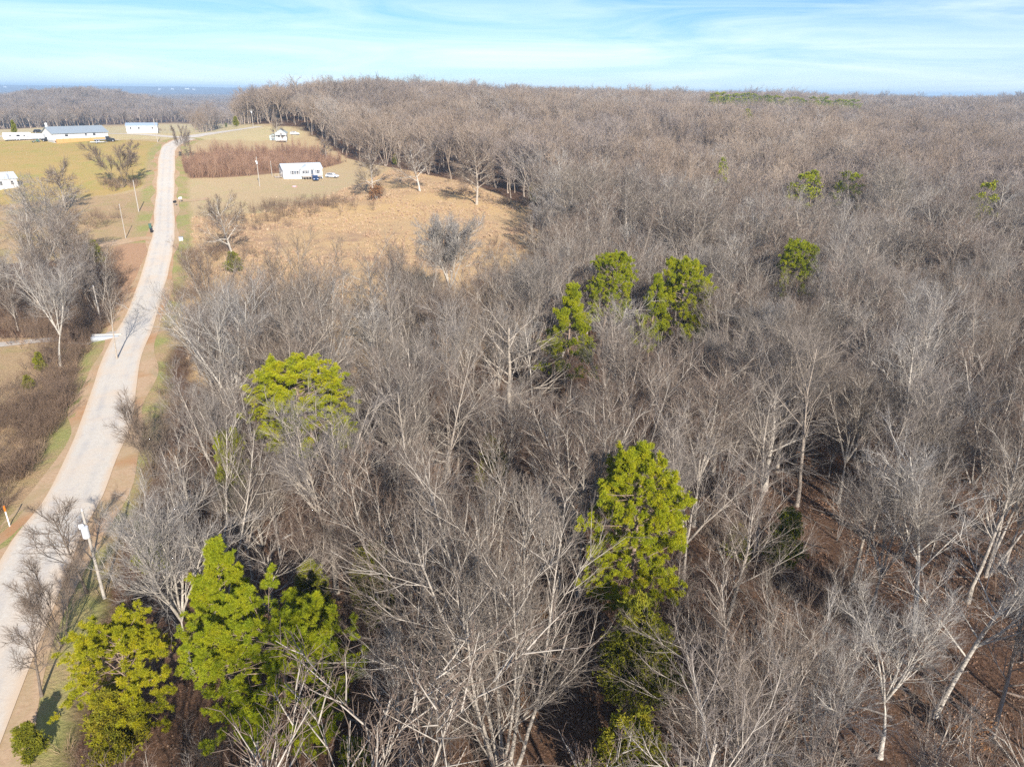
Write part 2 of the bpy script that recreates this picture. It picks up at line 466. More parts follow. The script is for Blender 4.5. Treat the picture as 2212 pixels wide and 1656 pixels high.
def b_ground(nt, b):
    pos = geoco(nt)
    def zones(nm):
        a = node(nt, "ShaderNodeAttribute", attribute_name=nm)
        s = node(nt, "ShaderNodeSeparateColor")
        nt.links.new(a.outputs['Color'], s.inputs[0])
        return s.outputs[0], s.outputs[1], s.outputs[2], a.outputs['Alpha']
    op, orange, lawn, hill = zones("zone_a")
    yellow, tan, bare, verge_ = zones("zone_b")
    thick = zones("zone_c")[0]
    edge = noise(nt, .22, 5, .7, pos)
    fine = noise(nt, 2.3, 6, .75, pos)
    mid = noise(nt, .12, 5, .65, pos, .6)
    big = noise(nt, .028, 4, .6, pos, .4)
    def soft(z, w=.55):
        return mrange(nt, math_n(nt, 'ADD', z, math_n(nt, 'MULTIPLY', math_n(nt, 'SUBTRACT', edge, .5), w)), .35, .65)
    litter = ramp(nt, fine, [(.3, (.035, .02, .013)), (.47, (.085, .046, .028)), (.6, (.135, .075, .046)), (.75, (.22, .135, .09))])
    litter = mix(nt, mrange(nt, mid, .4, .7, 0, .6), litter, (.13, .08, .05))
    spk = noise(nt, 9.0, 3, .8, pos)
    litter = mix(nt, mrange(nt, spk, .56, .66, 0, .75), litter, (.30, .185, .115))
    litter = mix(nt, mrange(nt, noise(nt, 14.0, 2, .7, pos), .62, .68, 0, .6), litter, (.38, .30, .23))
    straw = ramp(nt, fine, [(.3, (.40, .285, .145)), (.7, (.52, .395, .225))])
    org = ramp(nt, fine, [(.3, (.39, .25, .14)), (.5, (.50, .34, .18)), (.72, (.60, .445, .25))])
    org = mix(nt, mrange(nt, mid, .47, .72, 0, .8), org, (.31, .19, .135))
    org = mix(nt, mrange(nt, big, .45, .62, 0, .65), org, (.60, .40, .18))
    lw = ramp(nt, fine, [(.3, (.42, .30, .165)), (.7, (.53, .405, .235))])
    lw = mix(nt, mrange(nt, mid, .5, .75, 0, .7), lw, (.39, .36, .16))
    hl = ramp(nt, fine, [(.3, (.47, .37, .19)), (.7, (.57, .46, .26))])
    hl = mix(nt, mrange(nt, mid, .5, .7, 0, .6), hl, (.40, .37, .16))
    yel = ramp(nt, fine, [(.3, (.36, .245, .085)), (.7, (.50, .36, .15))])
    yel = mix(nt, mrange(nt, mid, .45, .68, 0, .75), yel, (.32, .30, .085))
    tn = ramp(nt, fine, [(.3, (.36, .24, .13)), (.7, (.47, .335, .19))])
    tn = mix(nt, mrange(nt, mid, .48, .7, 0, .7), tn, (.30, .27, .10))
    br = ramp(nt, fine, [(.3, (.37, .21, .12)), (.7, (.47, .30, .18))])
    gr = ramp(nt, fine, [(.3, (.25, .25, .08)), (.7, (.37, .345, .13))])
    gr = mix(nt, mrange(nt, mid, .42, .62), gr, (.43, .29, .165))
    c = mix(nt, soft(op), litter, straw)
    for z, q in ((tan, tn), (yellow, yel), (orange, org), (lawn, lw), (hill, hl)):
        c = mix(nt, soft(z), c, q)
    c = mix(nt, soft(thick), c, (.24, .14, .085))
    c = mix(nt, soft(verge_, .45), c, gr)
    c = mix(nt, soft(bare), c, br)
    nt.links.new(c, b.inputs['Base Color'])
    bump(nt, b, fine, .8, .25)
G_MAT = mat("leaf_litter_and_grass_ground", b_ground, rough=1.0, spec=.05)
g = link("ground", gme, G_MAT)
tag(g, "rolling winter ground of leaf litter and dry grass", None, None, 'structure')

def ribbon(name, line, width, lift, m, label, cross=5, rag=0.0, parent=None, crown=0.0):
    t = np.gradient(line, axis=0)
    t /= np.linalg.norm(t, axis=1)[:, None] + 1e-9
    nrm = np.stack([-t[:, 1], t[:, 0]], 1)
    n = len(line)
    w = np.broadcast_to(np.asarray(width, float), (n,))
    V = []
    offs = np.linspace(-.5, .5, cross)
    kk = np.exp(-.5 * (np.arange(-6, 7) / 2.2) ** 2)
    jl, jr = (np.convolve(rng.normal(0, rag * 1.5, n + 12), kk / np.sqrt((kk ** 2).sum()), 'valid') for _ in range(2))
    for k, o in enumerate(offs):
        e = (jl if o < 0 else jr) * (abs(o) * 2) ** 3
        p = line + nrm * (w * o + e * np.sign(o))[:, None]
        V.append(np.column_stack([p, zg(p[:, 0], p[:, 1]) + lift + crown * (1 - (2 * o) ** 2)]))
    V = np.stack(V, 1).reshape(-1, 3)
    i = np.arange(n * cross).reshape(n, cross)
    Fq = np.stack([i[:-1, :-1], i[1:, :-1], i[1:, 1:], i[:-1, 1:]], -1).reshape(-1, 4)[:, ::-1]
    U = np.tile(offs, n)
    me = np_mesh(name, V, [Fq], smooth=True)
    a = me.attributes.new("across", 'FLOAT', 'POINT')
    a.data.foreach_set("value", U.astype(np.float32))
    o = link(name, me, m, parent)
    tag(o, label, None, None, 'structure')
    return o
def b_road(nt, b):
    pos = geoco(nt)
    ac = node(nt, "ShaderNodeAttribute", attribute_name="across").outputs['Fac']
    fine = noise(nt, 5, 5, .7, pos)
    patch = noise(nt, .16, 5, .6, pos, .5)
    c = ramp(nt, fine, [(.3, (.50, .45, .38)), (.7, (.65, .595, .51))])
    c = mix(nt, mrange(nt, patch, .45, .7, 0, .9), c, (.61, .50, .385))
    c = mix(nt, mrange(nt, noise(nt, .5, 3, .6, pos), .56, .7, 0, .35), c, (.40, .385, .38))
    wv = math_n(nt, 'ABSOLUTE', ac, 0)
    trk = mrange(nt, math_n(nt, 'ABSOLUTE', math_n(nt, 'SUBTRACT', wv, .2), 0), .02, .10, .45, 0)
    c = mix(nt, math_n(nt, 'MULTIPLY', trk, mrange(nt, noise(nt, .3, 3, .6, pos), .35, .65)), c, (.40, .385, .37))
    ed = math_n(nt, 'ADD', wv, math_n(nt, 'MULTIPLY', math_n(nt, 'SUBTRACT', noise(nt, .5, 4, .7, pos), .5), .22))
    c = mix(nt, mrange(nt, ed, .36, .50), c, (.60, .46, .325))
    nt.links.new(c, b.inputs['Base Color'])
    bump(nt, b, fine, .3, .03)
ROADM = mat("worn_chip_seal", b_road, rough=.95, spec=.1)
def b_dirt(nt, b):
    pos = geoco(nt)
    fine = noise(nt, 3, 6, .7, pos)
    mid = noise(nt, .25, 4, .6, pos, .7)
    c = ramp(nt, fine, [(.3, (.40, .26, .155)), (.7, (.54, .39, .25))])
    c = mix(nt, mrange(nt, mid, .45, .65, 0, .8), c, (.38, .29, .16))
    c = mix(nt, mrange(nt, noise(nt, .11, 3, .6, pos), .5, .68, 0, .8), c, (.42, .215, .10))
    nt.links.new(c, b.inputs['Base Color'])
    bump(nt, b, fine, .5, .06)
DIRTM = mat("roadside_dirt", b_dirt, rough=1, spec=.05)
GRAVELM = mat("pale_gravel", lambda nt, b: nt.links.new(ramp(nt, noise(nt, 2.5, 5, .7, geoco(nt)), [(.3, (.36, .31, .26)), (.7, (.52, .47, .41))]), b.inputs['Base Color']), rough=1)
wid = np.interp(ROAD[:, 1], [0, 60, 100, 150, 200, 300, 335], [6.2, 6.0, 5.8, 5.4, 5.3, 5.6, 6.5])
ribbon("dirt_shoulder", ROAD, wid + np.interp(ROAD[:, 1], [30, 90, 130], [5.0, 4.0, 1.6]), .03, DIRTM, "bare dirt shoulders along both sides of the country road", 9, .40)
ribbon("road", ROAD, wid, .08, ROADM, "pale worn country road running up the hill", 7, .09, crown=.06)
ribbon("highway", HIGHWAY, 7.0, .05, ROADM, "cross road along the top of the hill", 5, .1)
def px_line(pts, step=2.0):
    return smooth_line([ground_at(*p)[:2] for p in pts], step)
ribbon("gravel_driveway", px_line([(268, 716), (235, 719), (190, 727), (130, 731), (60, 737), (-30, 746), (-260, 770)]), 3.0, .05, GRAVELM, "pale gravel driveway leaving the road across the culvert", 5, .15)
ribbon("dirt_driveway", px_line([(345, 512), (318, 514), (285, 518), (250, 524), (215, 528)]), 4.2, .05, DIRTM, "short tan dirt driveway on the far left roadside", 5, .25)
ribbon("dirt_track", px_line([(362, 432), (385, 431), (410, 433), (450, 428)]), 4.0, .05, DIRTM, "dirt driveway mouth beside the mailboxes", 5, .25)

# ------------------------------------------------------------------ woody plants
UP = np.array([0, 0, 1.0])
def unit(v):
    return v / (np.linalg.norm(v, axis=-1, keepdims=True) + 1e-9)
def perps(t):
    ref = np.where(np.abs(t[..., 2:3]) < .8, UP, np.array([1.0, 0, 0]))
    u = unit(np.cross(t, ref))
    return u, np.cross(t, u)
def grow(P, D, Ln, Rd, k, wob, up, tip=.25):
    n = len(P)
    pts = np.empty((n, k, 3))
    pts[:, 0] = P
    d = unit(D)
    for i in range(1, k):
        d = d + rng.normal(0, wob, (n, 3))
        d[:, 2] += up
        d = unit(d)
        pts[:, i] = pts[:, i - 1] + d * (Ln / (k - 1))[:, None]
    return pts, Rd[:, None] * np.linspace(1, tip, k)[None]
def kids(pts, rad, Ln, m, f0, f1, ang, sd, lr, rr, fall=.5, rmin=.006):
    n, k, _ = pts.shape
    f = f0 + (f1 - f0) * ((np.arange(m)[None] + rng.random((n, m))) / m)
    s = f * (k - 1)
    i = np.clip(np.floor(s).astype(int), 0, k - 2)
    w = s - i
    r_ = np.arange(n)[:, None]
    p = pts[r_, i] * (1 - w[..., None]) + pts[r_, i + 1] * w[..., None]
    t = unit(pts[r_, i + 1] - pts[r_, i])
    rr_ = rad[r_, i] * (1 - w) + rad[r_, i + 1] * w
    u, v = perps(t)
    az = 2.399 * np.arange(m)[None] + rng.random((n, 1)) * 6.28 + rng.normal(0, .5, (n, m))
    a = rng.normal(ang, sd, (n, m))[..., None]
    d = t * np.cos(a) + (u * np.cos(az)[..., None] + v * np.sin(az)[..., None]) * np.sin(a)
    L_ = Ln[:, None] * lr * (1 - fall * (f - f0) / max(f1 - f0, 1e-6)) * rng.uniform(.7, 1.3, (n, m))
    R_ = np.maximum(rr_ * rr, rmin)
    return p.reshape(-1, 3), d.reshape(-1, 3), L_.ravel(), R_.ravel()
class Tubes:
    def __init__(self):
        self.g = []
    def add(self, pts, rad, sides, mi=0):
        self.g.append((pts, rad, sides, mi))
    def arrays(self):
        V, Fs, M, base = [], [], [], 0
        for pts, rad, s, mi in self.g:
            n, k, _ = pts.shape
            if n == 0:
                continue
            t = np.empty_like(pts)
            t[:, 1:-1] = pts[:, 2:] - pts[:, :-2]
            t[:, 0] = pts[:, 1] - pts[:, 0]
            t[:, -1] = pts[:, -1] - pts[:, -2]
            t = unit(t)
            u, v = perps(t[:, :1])
            u = unit(u - t * (u * t).sum(-1, keepdims=True))
            v = np.cross(t, u)
            a = np.arange(s) * 2 * math.pi / s
            ring = pts[:, :, None] + rad[:, :, None, None] * (u[:, :, None] * np.cos(a)[:, None] + v[:, :, None] * np.sin(a)[:, None])
            i = base + np.arange(n * k * s).reshape(n, k, s)
            nx = np.roll(i, -1, 2)
            q = np.stack([i[:, :-1], nx[:, :-1], nx[:, 1:], i[:, 1:]], -1).reshape(-1, 4)
            V.append(ring.reshape(-1, 3))
            Fs.append(q)
            M.append(np.full(len(q), mi))
            base += n * k * s
        return np.concatenate(V), Fs, np.concatenate(M)
    def mesh(self, name, smooth=True):
        V, Fs, M = self.arrays()
        return np_mesh(name, V, Fs, smooth, M)
def skeleton(kind, h, lod, tk=1.0):
    """returns trunk and crown tubes of one leafless tree; lod 0 near, 1 middle, 2 far"""
    T, C = Tubes(), Tubes()
    z1 = np.zeros((1, 3))
    if kind == 'single':
        P, D, Ln, Rd = z1, np.array([[rng.normal(0, .05), rng.normal(0, .05), 1.]]), np.array([h * .93]), np.array([.05 + h * .0088])
        f0, nl, ang, lr = rng.uniform(.30, .45), 12, R(44), .37
    elif kind == 'multi':
        n = int(rng.integers(3, 6))
        az = np.arange(n) * 6.28 / n + rng.normal(0, .4, n)
        sp = rng.uniform(.16, .5, n)
        D = np.stack([np.cos(az) * sp, np.sin(az) * sp, np.ones(n)], 1)
        P, Ln, Rd = D * [.5, .5, 0] , h * rng.uniform(.8, 1.0, n), h * rng.uniform(.006, .0088, n)
        f0, nl, ang, lr = .28, 8, R(30), .34
    elif kind == 'clump':
        n = 7
        az = np.arange(n) * 2.399 + rng.normal(0, .3, n)
        sp = np.linspace(.05, .46, n)
        D = np.stack([np.cos(az) * sp, np.sin(az) * sp, np.ones(n)], 1)
        P, Ln, Rd = D * [1.2, 1.2, 0], h * rng.uniform(.78, .98, n), h * rng.uniform(.005, .0075, n)
        f0, nl, ang, lr = .18, 10, R(28), .36
    elif kind == 'vase':
        P, D, Ln, Rd = z1, np.array([[rng.normal(0, .04), rng.normal(0, .04), 1.]]), np.array([h * .32]), np.array([.06 + h * .011])
        f0, nl, ang, lr = .3, 7, R(38), .4
    else:  # oak
        P, D, Ln, Rd = z1, np.array([[0, 0, 1.]]), np.array([h * .8]), np.array([.08 + h * .017])
        f0, nl, ang, lr = .22, 15, R(60), .56
    pts, rad = grow(P, D, Ln, Rd, 9, .04 if kind != 'oak' else .07, .05 if kind in ('clump', 'multi') else .02, .22)
    rad[:, 0] *= 1.35
    T.add(pts, rad, 8 if lod == 0 else 5)
    if kind == 'vase':
        n = int(rng.integers(5, 8))
        az = np.arange(n) * 6.28 / n + rng.normal(0, .35, n)
        sp = rng.uniform(.15, .62, n)
        D = np.stack([np.cos(az) * sp, np.sin(az) * sp, np.ones(n)], 1)
        pts, rad = grow(np.repeat(pts[:, -1], n, 0), D, h * rng.uniform(.5, .68, n), np.full(n, rad[0, -1] * 2.2), 8, .06, .035, .16)
        T.add(pts, rad, 6 if lod == 0 else 4)
        Ln = np.full(n, h * .6)
        f0, nl, ang, lr = .15, 8, R(34), .46
    if kind == 'single' and rng.random() < .5:        # a second leader
        q, e, l2, r2 = kids(pts, rad, Ln, 1, .35, .5, R(20), .05, .58, .75, 0)
        p2, rd2 = grow(q, e, l2, r2, 8, .05, .04, .15)
        T.add(p2, rd2, 6 if lod == 0 else 4)
        q, e, l2, r2 = kids(p2, rd2, l2, 7, .3, .97, R(42), .2, .5, .45, .45)
        p3, rd3 = grow(q, e, l2, r2, 6, .06, .05, .25)
    else:
        p3 = None
    upk = .05 if kind != 'oak' else .02
    q, e, l1, r1 = kids(pts, rad, Ln, nl, f0, .97, ang, .16, lr, .5, .42 if kind != 'oak' else .4)
    p1, rd1 = grow(q, e, l1, r1, 6, .05 if kind != 'oak' else .15, upk, .22)
    if p3 is not None:
        p1, rd1, l1 = np.vstack([p1, p3]), np.vstack([rd1, rd3]), np.concatenate([l1, l2])
    T.add(p1, rd1, 5 if lod == 0 else 3)
    # branches: also the top of the leaders carries some
    mult = {0: (6, 6, 4) if tk == 1 else (9, 7, 4), 1: (6, 4, 2), 2: (6, 3, 0)}[lod]
    rm = [q * tk for q in {0: (.022, .0105, .0065), 1: (.03, .017, .013), 2: (.045, .028, 0)}[lod]]
    wide = .02 if kind != 'oak' else .0
    q, e, l2, r2 = kids(p1, rd1, l1, mult[0], .12, 1, R(28), .16, .56, .62, .4, rm[0])
    q2, e2, l22, r22 = kids(pts, rad, Ln, 8 if lod < 2 else 5, .6, 1, R(34), .25, .13, .5, .3, rm[0])
    q, e, l2, r2 = np.vstack([q, q2]), np.vstack([e, e2]), np.concatenate([l2, l22]), np.concatenate([r2, r22])
    p2, rd2 = grow(q, e, l2, r2, 5 if lod == 0 else 3, .055 if kind != 'oak' else .12, .03 + wide, .35)
    T.add(p2, rd2, 4 if lod == 0 else 3)
    q, e, l3, r3 = kids(p2, rd2, l2, mult[1], .15, 1, R(30), .18, .56, .6, .35, rm[1])
    p3_, rd3_ = grow(q, e, np.maximum(l3, .5), r3, 4 if lod == 0 else 2, .06, .035, .45)
    C.add(p3_, rd3_, 3, 0)
    if mult[2]:
        q, e, l4, r4 = kids(p3_, rd3_, np.maximum(l3, .5), mult[2], .15, 1, R(30), .22, .66, .65, .3, rm[2])
        p4, rd4 = grow(q, e, np.maximum(l4, .4), r4, 3 if lod == 0 else 2, .06, .03, .6)
        C.add(p4, rd4, 3, 0)
    return T, C
def tree_proto(kind, h, lod, mats, tk=1.0):
    T, C = skeleton(kind, h, lod, tk)
    r = empty("bare_tree")
    link("trunk", T.mesh("trunk"), mats[0], r)
    link("crown", C.mesh("crown"), mats[1], r)
    return r
def one_mesh(name, kind, h, lod, mats):
    T, C = skeleton(kind, h, lod)
    for k in range(len(C.g)):
        C.g[k] = (*C.g[k][:3], 1)
    T.g += C.g
    me = T.mesh(name)
    for m in mats:
        me.materials.append(m)
    return me
def blades(c, d, n, ln, wd, spread, flat=1.0):
    """n thin blades per centre c, fanning about direction d"""
    k = len(c)
    v = rng.normal(0, 1, (k, n, 3)) * [1, 1, flat]
    v = unit(unit(v) * spread + d[:, None])
    L_ = ln * rng.uniform(.65, 1.2, (k, n, 1))
    s = unit(np.cross(v, rng.normal(0, 1, (k, n, 3))))
    b0 = c[:, None] + v * (L_ * .05)
    V = np.stack([b0 - s * wd * .5, b0 + s * wd * .5, c[:, None] + v * L_ * .62 + s * wd * .55, c[:, None] + v * L_, c[:, None] + v * L_ * .62 - s * wd * .55], 2)
    Fi = np.arange(k * n * 5).reshape(-1, 5)
    return V.reshape(-1, 3), [Fi]
def pine_proto(h, rad_, base_f, tufts, needles, mats, shape='round', name="pine_tree"):
    r = empty(name)
    T = Tubes()
    pts, rd = grow(np.zeros((1, 3)), np.array([[rng.normal(0, .03), rng.normal(0, .03), 1]]), np.array([h * .97]), np.array([.05 + h * .0115]), 10, .02, .02, .12)
    rd[:, 0] *= 1.25
    T.add(pts, rd, 8)
    nl = (84 if tufts > 9000 else 64) if tufts > 600 else 26
    f = np.sort(base_f + (1 - base_f) * rng.random(nl) ** .85 * .985)
    g_ = (f - base_f) / (1 - base_f)
    prof = np.sqrt(np.clip(1 - (np.abs(g_ - .42) / .60) ** 2.2, .02, 1)) if shape == 'round' else np.clip(1.05 - g_, .1, 1) ** .8
    i = np.clip((f * 9).astype(int), 0, 8)
    w = f * 9 - i
    p = pts[0, i] * (1 - w)[:, None] + pts[0, i + 1] * w[:, None]
    az = 2.399 * np.arange(nl) + rng.normal(0, .5, nl)
    el = np.interp(g_, [0, .5, 1], [-.08, .2, .75]) + rng.normal(0, .15, nl)
    D = np.stack([np.cos(az), np.sin(az), el], 1)
    Ln = rad_ * prof * rng.uniform(.72, 1.1, nl)
    p1, r1 = grow(p, D, Ln, np.maximum(.05 * Ln / rad_, .018), 6, .1, .03, .3)
    T.add(p1, r1, 4)
    q, e, l2, r2 = kids(p1, r1, Ln, 6, .35, 1, R(46), .2, .34, .5, .4, .012)
    p2, rd2 = grow(q, e, np.maximum(l2, .35), r2, 4, .12, .1, .5)
    T.add(p2, rd2, 3)
    link("trunk", T.mesh("trunk"), mats[0], r)
    nb = len(p2)
    per = max(1, tufts // (nb + nl))
    cs, ds = [], []
    for P_, m_ in ((p2, per), (p1[:, 3:], per)):
        n_ = len(P_)
        ff = rng.uniform(.5, 1.0, (n_, m_)) ** .8
        ff[:, 0] = 1
        s_ = ff * (P_.shape[1] - 1)
        ii = np.clip(s_.astype(int), 0, P_.shape[1] - 2)
        ww = (s_ - ii)[..., None]
        rr = np.arange(n_)[:, None]
        c = P_[rr, ii] * (1 - ww) + P_[rr, ii + 1] * ww
        t = unit(P_[rr, ii + 1] - P_[rr, ii])
        c = c + rng.normal(0, .11, c.shape)
        cs.append(c.reshape(-1, 3))
        ds.append(unit(t + UP * .8).reshape(-1, 3))
    c, d = np.vstack(cs), np.vstack(ds)
    ln = .23 if tufts > 600 else .5
    V, Fs = blades(c, d * .8, int(needles * 1.9) if tufts > 600 else needles, ln, .02 if tufts > 600 else .12, 1.0)
    link("crown", np_mesh("crown", V, Fs), mats[1], r)
    return r
def cedar_proto(h, rad_, n, mats, name="cedar_tree", big=.16):
    r = empty(name)
    T = Tubes()
    pts, rd = grow(np.zeros((1, 3)), np.array([[0, 0, 1.]]), np.array([h * .95]), np.array([.04 + h * .012]), 7, .02, .02, .1)
    T.add(pts, rd, 6)
    nl = 70
    f = .06 + .92 * rng.random(nl)
    i = np.clip((f * 6).astype(int), 0, 5)
    w = f * 6 - i
    p = pts[0, i] * (1 - w)[:, None] + pts[0, i + 1] * w[:, None]
    az = 2.399 * np.arange(nl) + rng.normal(0, .6, nl)
    D = np.stack([np.cos(az), np.sin(az), .45 + rng.normal(0, .2, nl)], 1)
    Ln = rad_ * np.clip(1.08 - f, .1, 1) ** .65 * rng.uniform(.6, 1.15, nl) * np.clip(.55 + f * 3, .3, 1)
    p1, r1 = grow(p, D, Ln, np.full(nl, .03), 5, .1, .08, .3)
    T.add(p1, r1, 3)
    link("trunk", T.mesh("trunk"), mats[0], r)
    m_ = n // nl
    ff = rng.uniform(.2, 1.02, (nl, m_)) ** .7
    s_ = ff * 4
    ii = np.clip(s_.astype(int), 0, 3)
    ww = (s_ - ii)[..., None]
    rr = np.arange(nl)[:, None]
    c = p1[rr, ii] * (1 - ww) + p1[rr, ii + 1] * ww + rng.normal(0, 1, (nl, m_, 3)) * (.07 + .07 * Ln)[:, None, None]
    t = unit(p1[rr, ii + 1] - p1[rr, ii])
    V, Fs = blades(c.reshape(-1, 3), unit(t + UP * .7).reshape(-1, 3), 7, big * 1.9, big * .42, .75)
    link("crown", np_mesh("crown", V, Fs), mats[1], r)
    return r

NEAR = []                                          # (proto, kind word, nominal height)
for kind, h, mats, word in [('single', 17, (BARK, TWIG), 'straight'), ('multi', 17, (BARK, TWIG), 'multi-stemmed'), ('vase', 17, (BARK, TWIG), 'fan-shaped'),
                            ('single', 18, (BARK, TWIG), 'slender'), ('multi', 16, (BARK, TWIG), 'many-stemmed'), ('vase', 16, (BARK, TWIG), 'spreading'),
                            ('single', 15, (BARK, TWIG), 'upright'), ('multi', 18, (BARK, TWIG), 'wide-stemmed'), ('vase', 18, (PALEBARK, PALETWIG), 'pale'),
                            ('single', 16, (PALEBARK, PALETWIG), 'pale slender'), ('oak', 16, (BARK, TWIG), 'broad'), ('single', 12, (BARK, TWIG), 'small')]:
    NEAR.append([tree_proto(kind, h, 0, mats), word, h, kind, False])
def spawn(k, x, y, s, rz, name=None):
    """first use moves the builder's own tree, later uses copy it"""
    pr = NEAR[k]
    z = float(zg(x, y)) - .12
    if not pr[4]:
        o = pr[0]
        pr[4] = True
        o.location, o.rotation_euler, o.scale = (x, y, z), (0, 0, rz), (s, s, s)
    else:
        o = copy_tree(pr[0], (x, y, z), rz, s)
    return o
NAMED = []            # things a label can lean on: (x, y, phrase)
CORR = []             # clear strips in front of trees the photo shows unobstructed
TREES = []            # (object, word, x, y)
TAKEN = []            # (x, y, r) ground kept clear for placed trees

def by_top(X, Y, h):
    return ground_at(X, Y, h)
# --- pines, placed by the photo point of their tops and their heights
PINES = [pine_proto(18, 4.7, .30, 14000, 14, (PINEBARK, NEEDLE)), pine_proto(17, 4.4, .45, 9500, 15, (PINEBARK, NEEDLE)),
         pine_proto(14, 3.6, .30, 5500, 15, (PINEBARK, NEEDLE), 'cone'), pine_proto(11, 4.0, .28, 6000, 15, (PINEBARK, NEEDLE_Y)),
         pine_proto(17, 3.6, .45, 500, 10, (PINEBARK, NEEDLE)), pine_proto(17, 3.0, .5, 300, 9, (PINEBARK, NEEDLE), 'cone'),
         pine_proto(14, 6.0, .25, 17000, 15, (PINEBARK, NEEDLE))]
used_p = set()
PINE_H = [max(v.co.z for v in q.children[1].data.vertices) for q in PINES]
def put(protos, used, k, x, y, s, rz, lift=-.1):
    z = float(zg(x, y)) + lift
    if k not in used:
        used.add(k)
        o = protos[k]
        o.location, o.rotation_euler, o.scale = (x, y, z), (0, 0, rz), (s if isinstance(s, tuple) else (s, s, s))
        return o
    return copy_tree(protos[k], (x, y, z), rz, s)
for X, Y, k, h, hp, rs, lab, short in [
        (1385, 975, 0, 17.0, 18, .95, "tall lone green pine with bare lower trunk amid the grey woods", "the tall lone pine"),
        (682, 772, 1, 15.5, 17, 1.3, "round-topped bright green pine dome rising from bare woods near the road", "the round-topped pine"),
        (445, 1175, 2, 13.2, 14, .95, "pointed green pine at the back of the roadside pine clump", "the pointed pine"),
        (600, 1280, 6, 12.2, 14, 1.08, "broadest yellow-green pine at the front of the roadside clump", "the broadest pine"),
        (236, 1325, 3, 9.8, 11, 1.08, "yellowish rounded pine nearest the road in the clump", "the yellowish pine"),
        (1233, 615, 2, 16.5, 14, 1.0, "slender ragged pine leaning among bare trees beyond the tall lone pine", "the slender ragged pine"),
        (1307, 540, 1, 17, 17, .85, "hazy green pine half hidden by twigs at the field corner", "the half hidden pine"),
        (1490, 552, 0, 17.5, 18, 1.0, "larger right-hand pine of the pair beyond the bare woods", "the larger paired pine"),
        (1415, 590, 2, 15, 14, .8, "smaller left-hand pine of the pair beyond the bare woods", "the smaller paired pine"),
        (1748, 516, 1, 16.5, 17, .85, "dark round pine alone in the right middle woods", "the dark round pine"),
        (487, 925, 3, 9, 11, .62, "little green pine poking through twigs beside the roadside trees", "the little pine")]:
    x, y, z = by_top(X, Y, h)
    s = h / PINE_H[k]
    o = put(PINES, used_p, k, x, y, (s * rs, s * rs, s), rng.uniform(0, 6.28))
    tag(o, lab, "pine tree", "green pines in the woods")
    NAMED.append((x, y, short))
    TAKEN.append((x, y, 3.4 if y < 60 else 2.4))
    CORR.append((x, y, {'the broadest pine': 8.5, 'the yellowish pine': 6.0, 'the pointed pine': 4.0, 'the tall lone pine': 6.8, 'the round-topped pine': 6.0}.get(short, 4.2),
                 {'the tall lone pine': 22.0, 'the broadest pine': 13.0, 'the yellowish pine': 15.0, 'the round-topped pine': 9.0, 'the half hidden pine': 12.0, 'the little pine': 5.0}.get(short, 17.0)))
for X, Y, k, h, rs, lab in [
        (1738, 371, 4, 18, .95, "yellow-green pine, left of the close pair in far right woods"),
        (1763, 368, 5, 18, .95, "narrow pointed pine, right of the close pair in far right woods"),
        (1838, 369, 4, 18, 1.0, "small round pine right of the close pair in far right woods"),
        (2138, 390, 4, 18, .7, "tiny dark green pine near the right edge of the woods"),
        (1617, 235, 5, 20, 1.1, "tall ragged pine standing alone below the skyline pines"),
        (1565, 340, 5, 17, .7, "faint olive pine among brown far woods")]:
    x, y, z = by_top(X, Y, h)
    s = h / PINE_H[k]
    o = put(PINES, used_p, k, x, y, (s * rs * 1.3, s * rs * 1.3, s), rng.uniform(0, 6.28))
    tag(o, lab, "pine tree", "far pines in the right woods")
    NAMED.append((x, y, "that"))
    CORR.append((x, y, 5.0, 30.0))
sk = np.linspace(1540, 1850, 30) + rng.normal(0, 4, 30)
for i, X in enumerate(sk):
    D = rng.uniform(690, 760)
    lx, f, dr = ray(X, 200)
    x = lx / f * D
    s = (H - float(zt(x, D)) + rng.normal(.6, 1.0) - np.interp(X, [1540, 1600, 1850], [0, 1.0, 5.0])) / PINE_H[4]
    TAKEN.append((x, D - 20, 26))
    o = put(PINES, used_p, 4 + (i % 3 == 0), x, D, (s * 2.0, s * 2.0, s), rng.uniform(0, 6.28))
    tag(o, "green pine in the dark row along the right skyline", "pine tree", "pine row on the skyline")

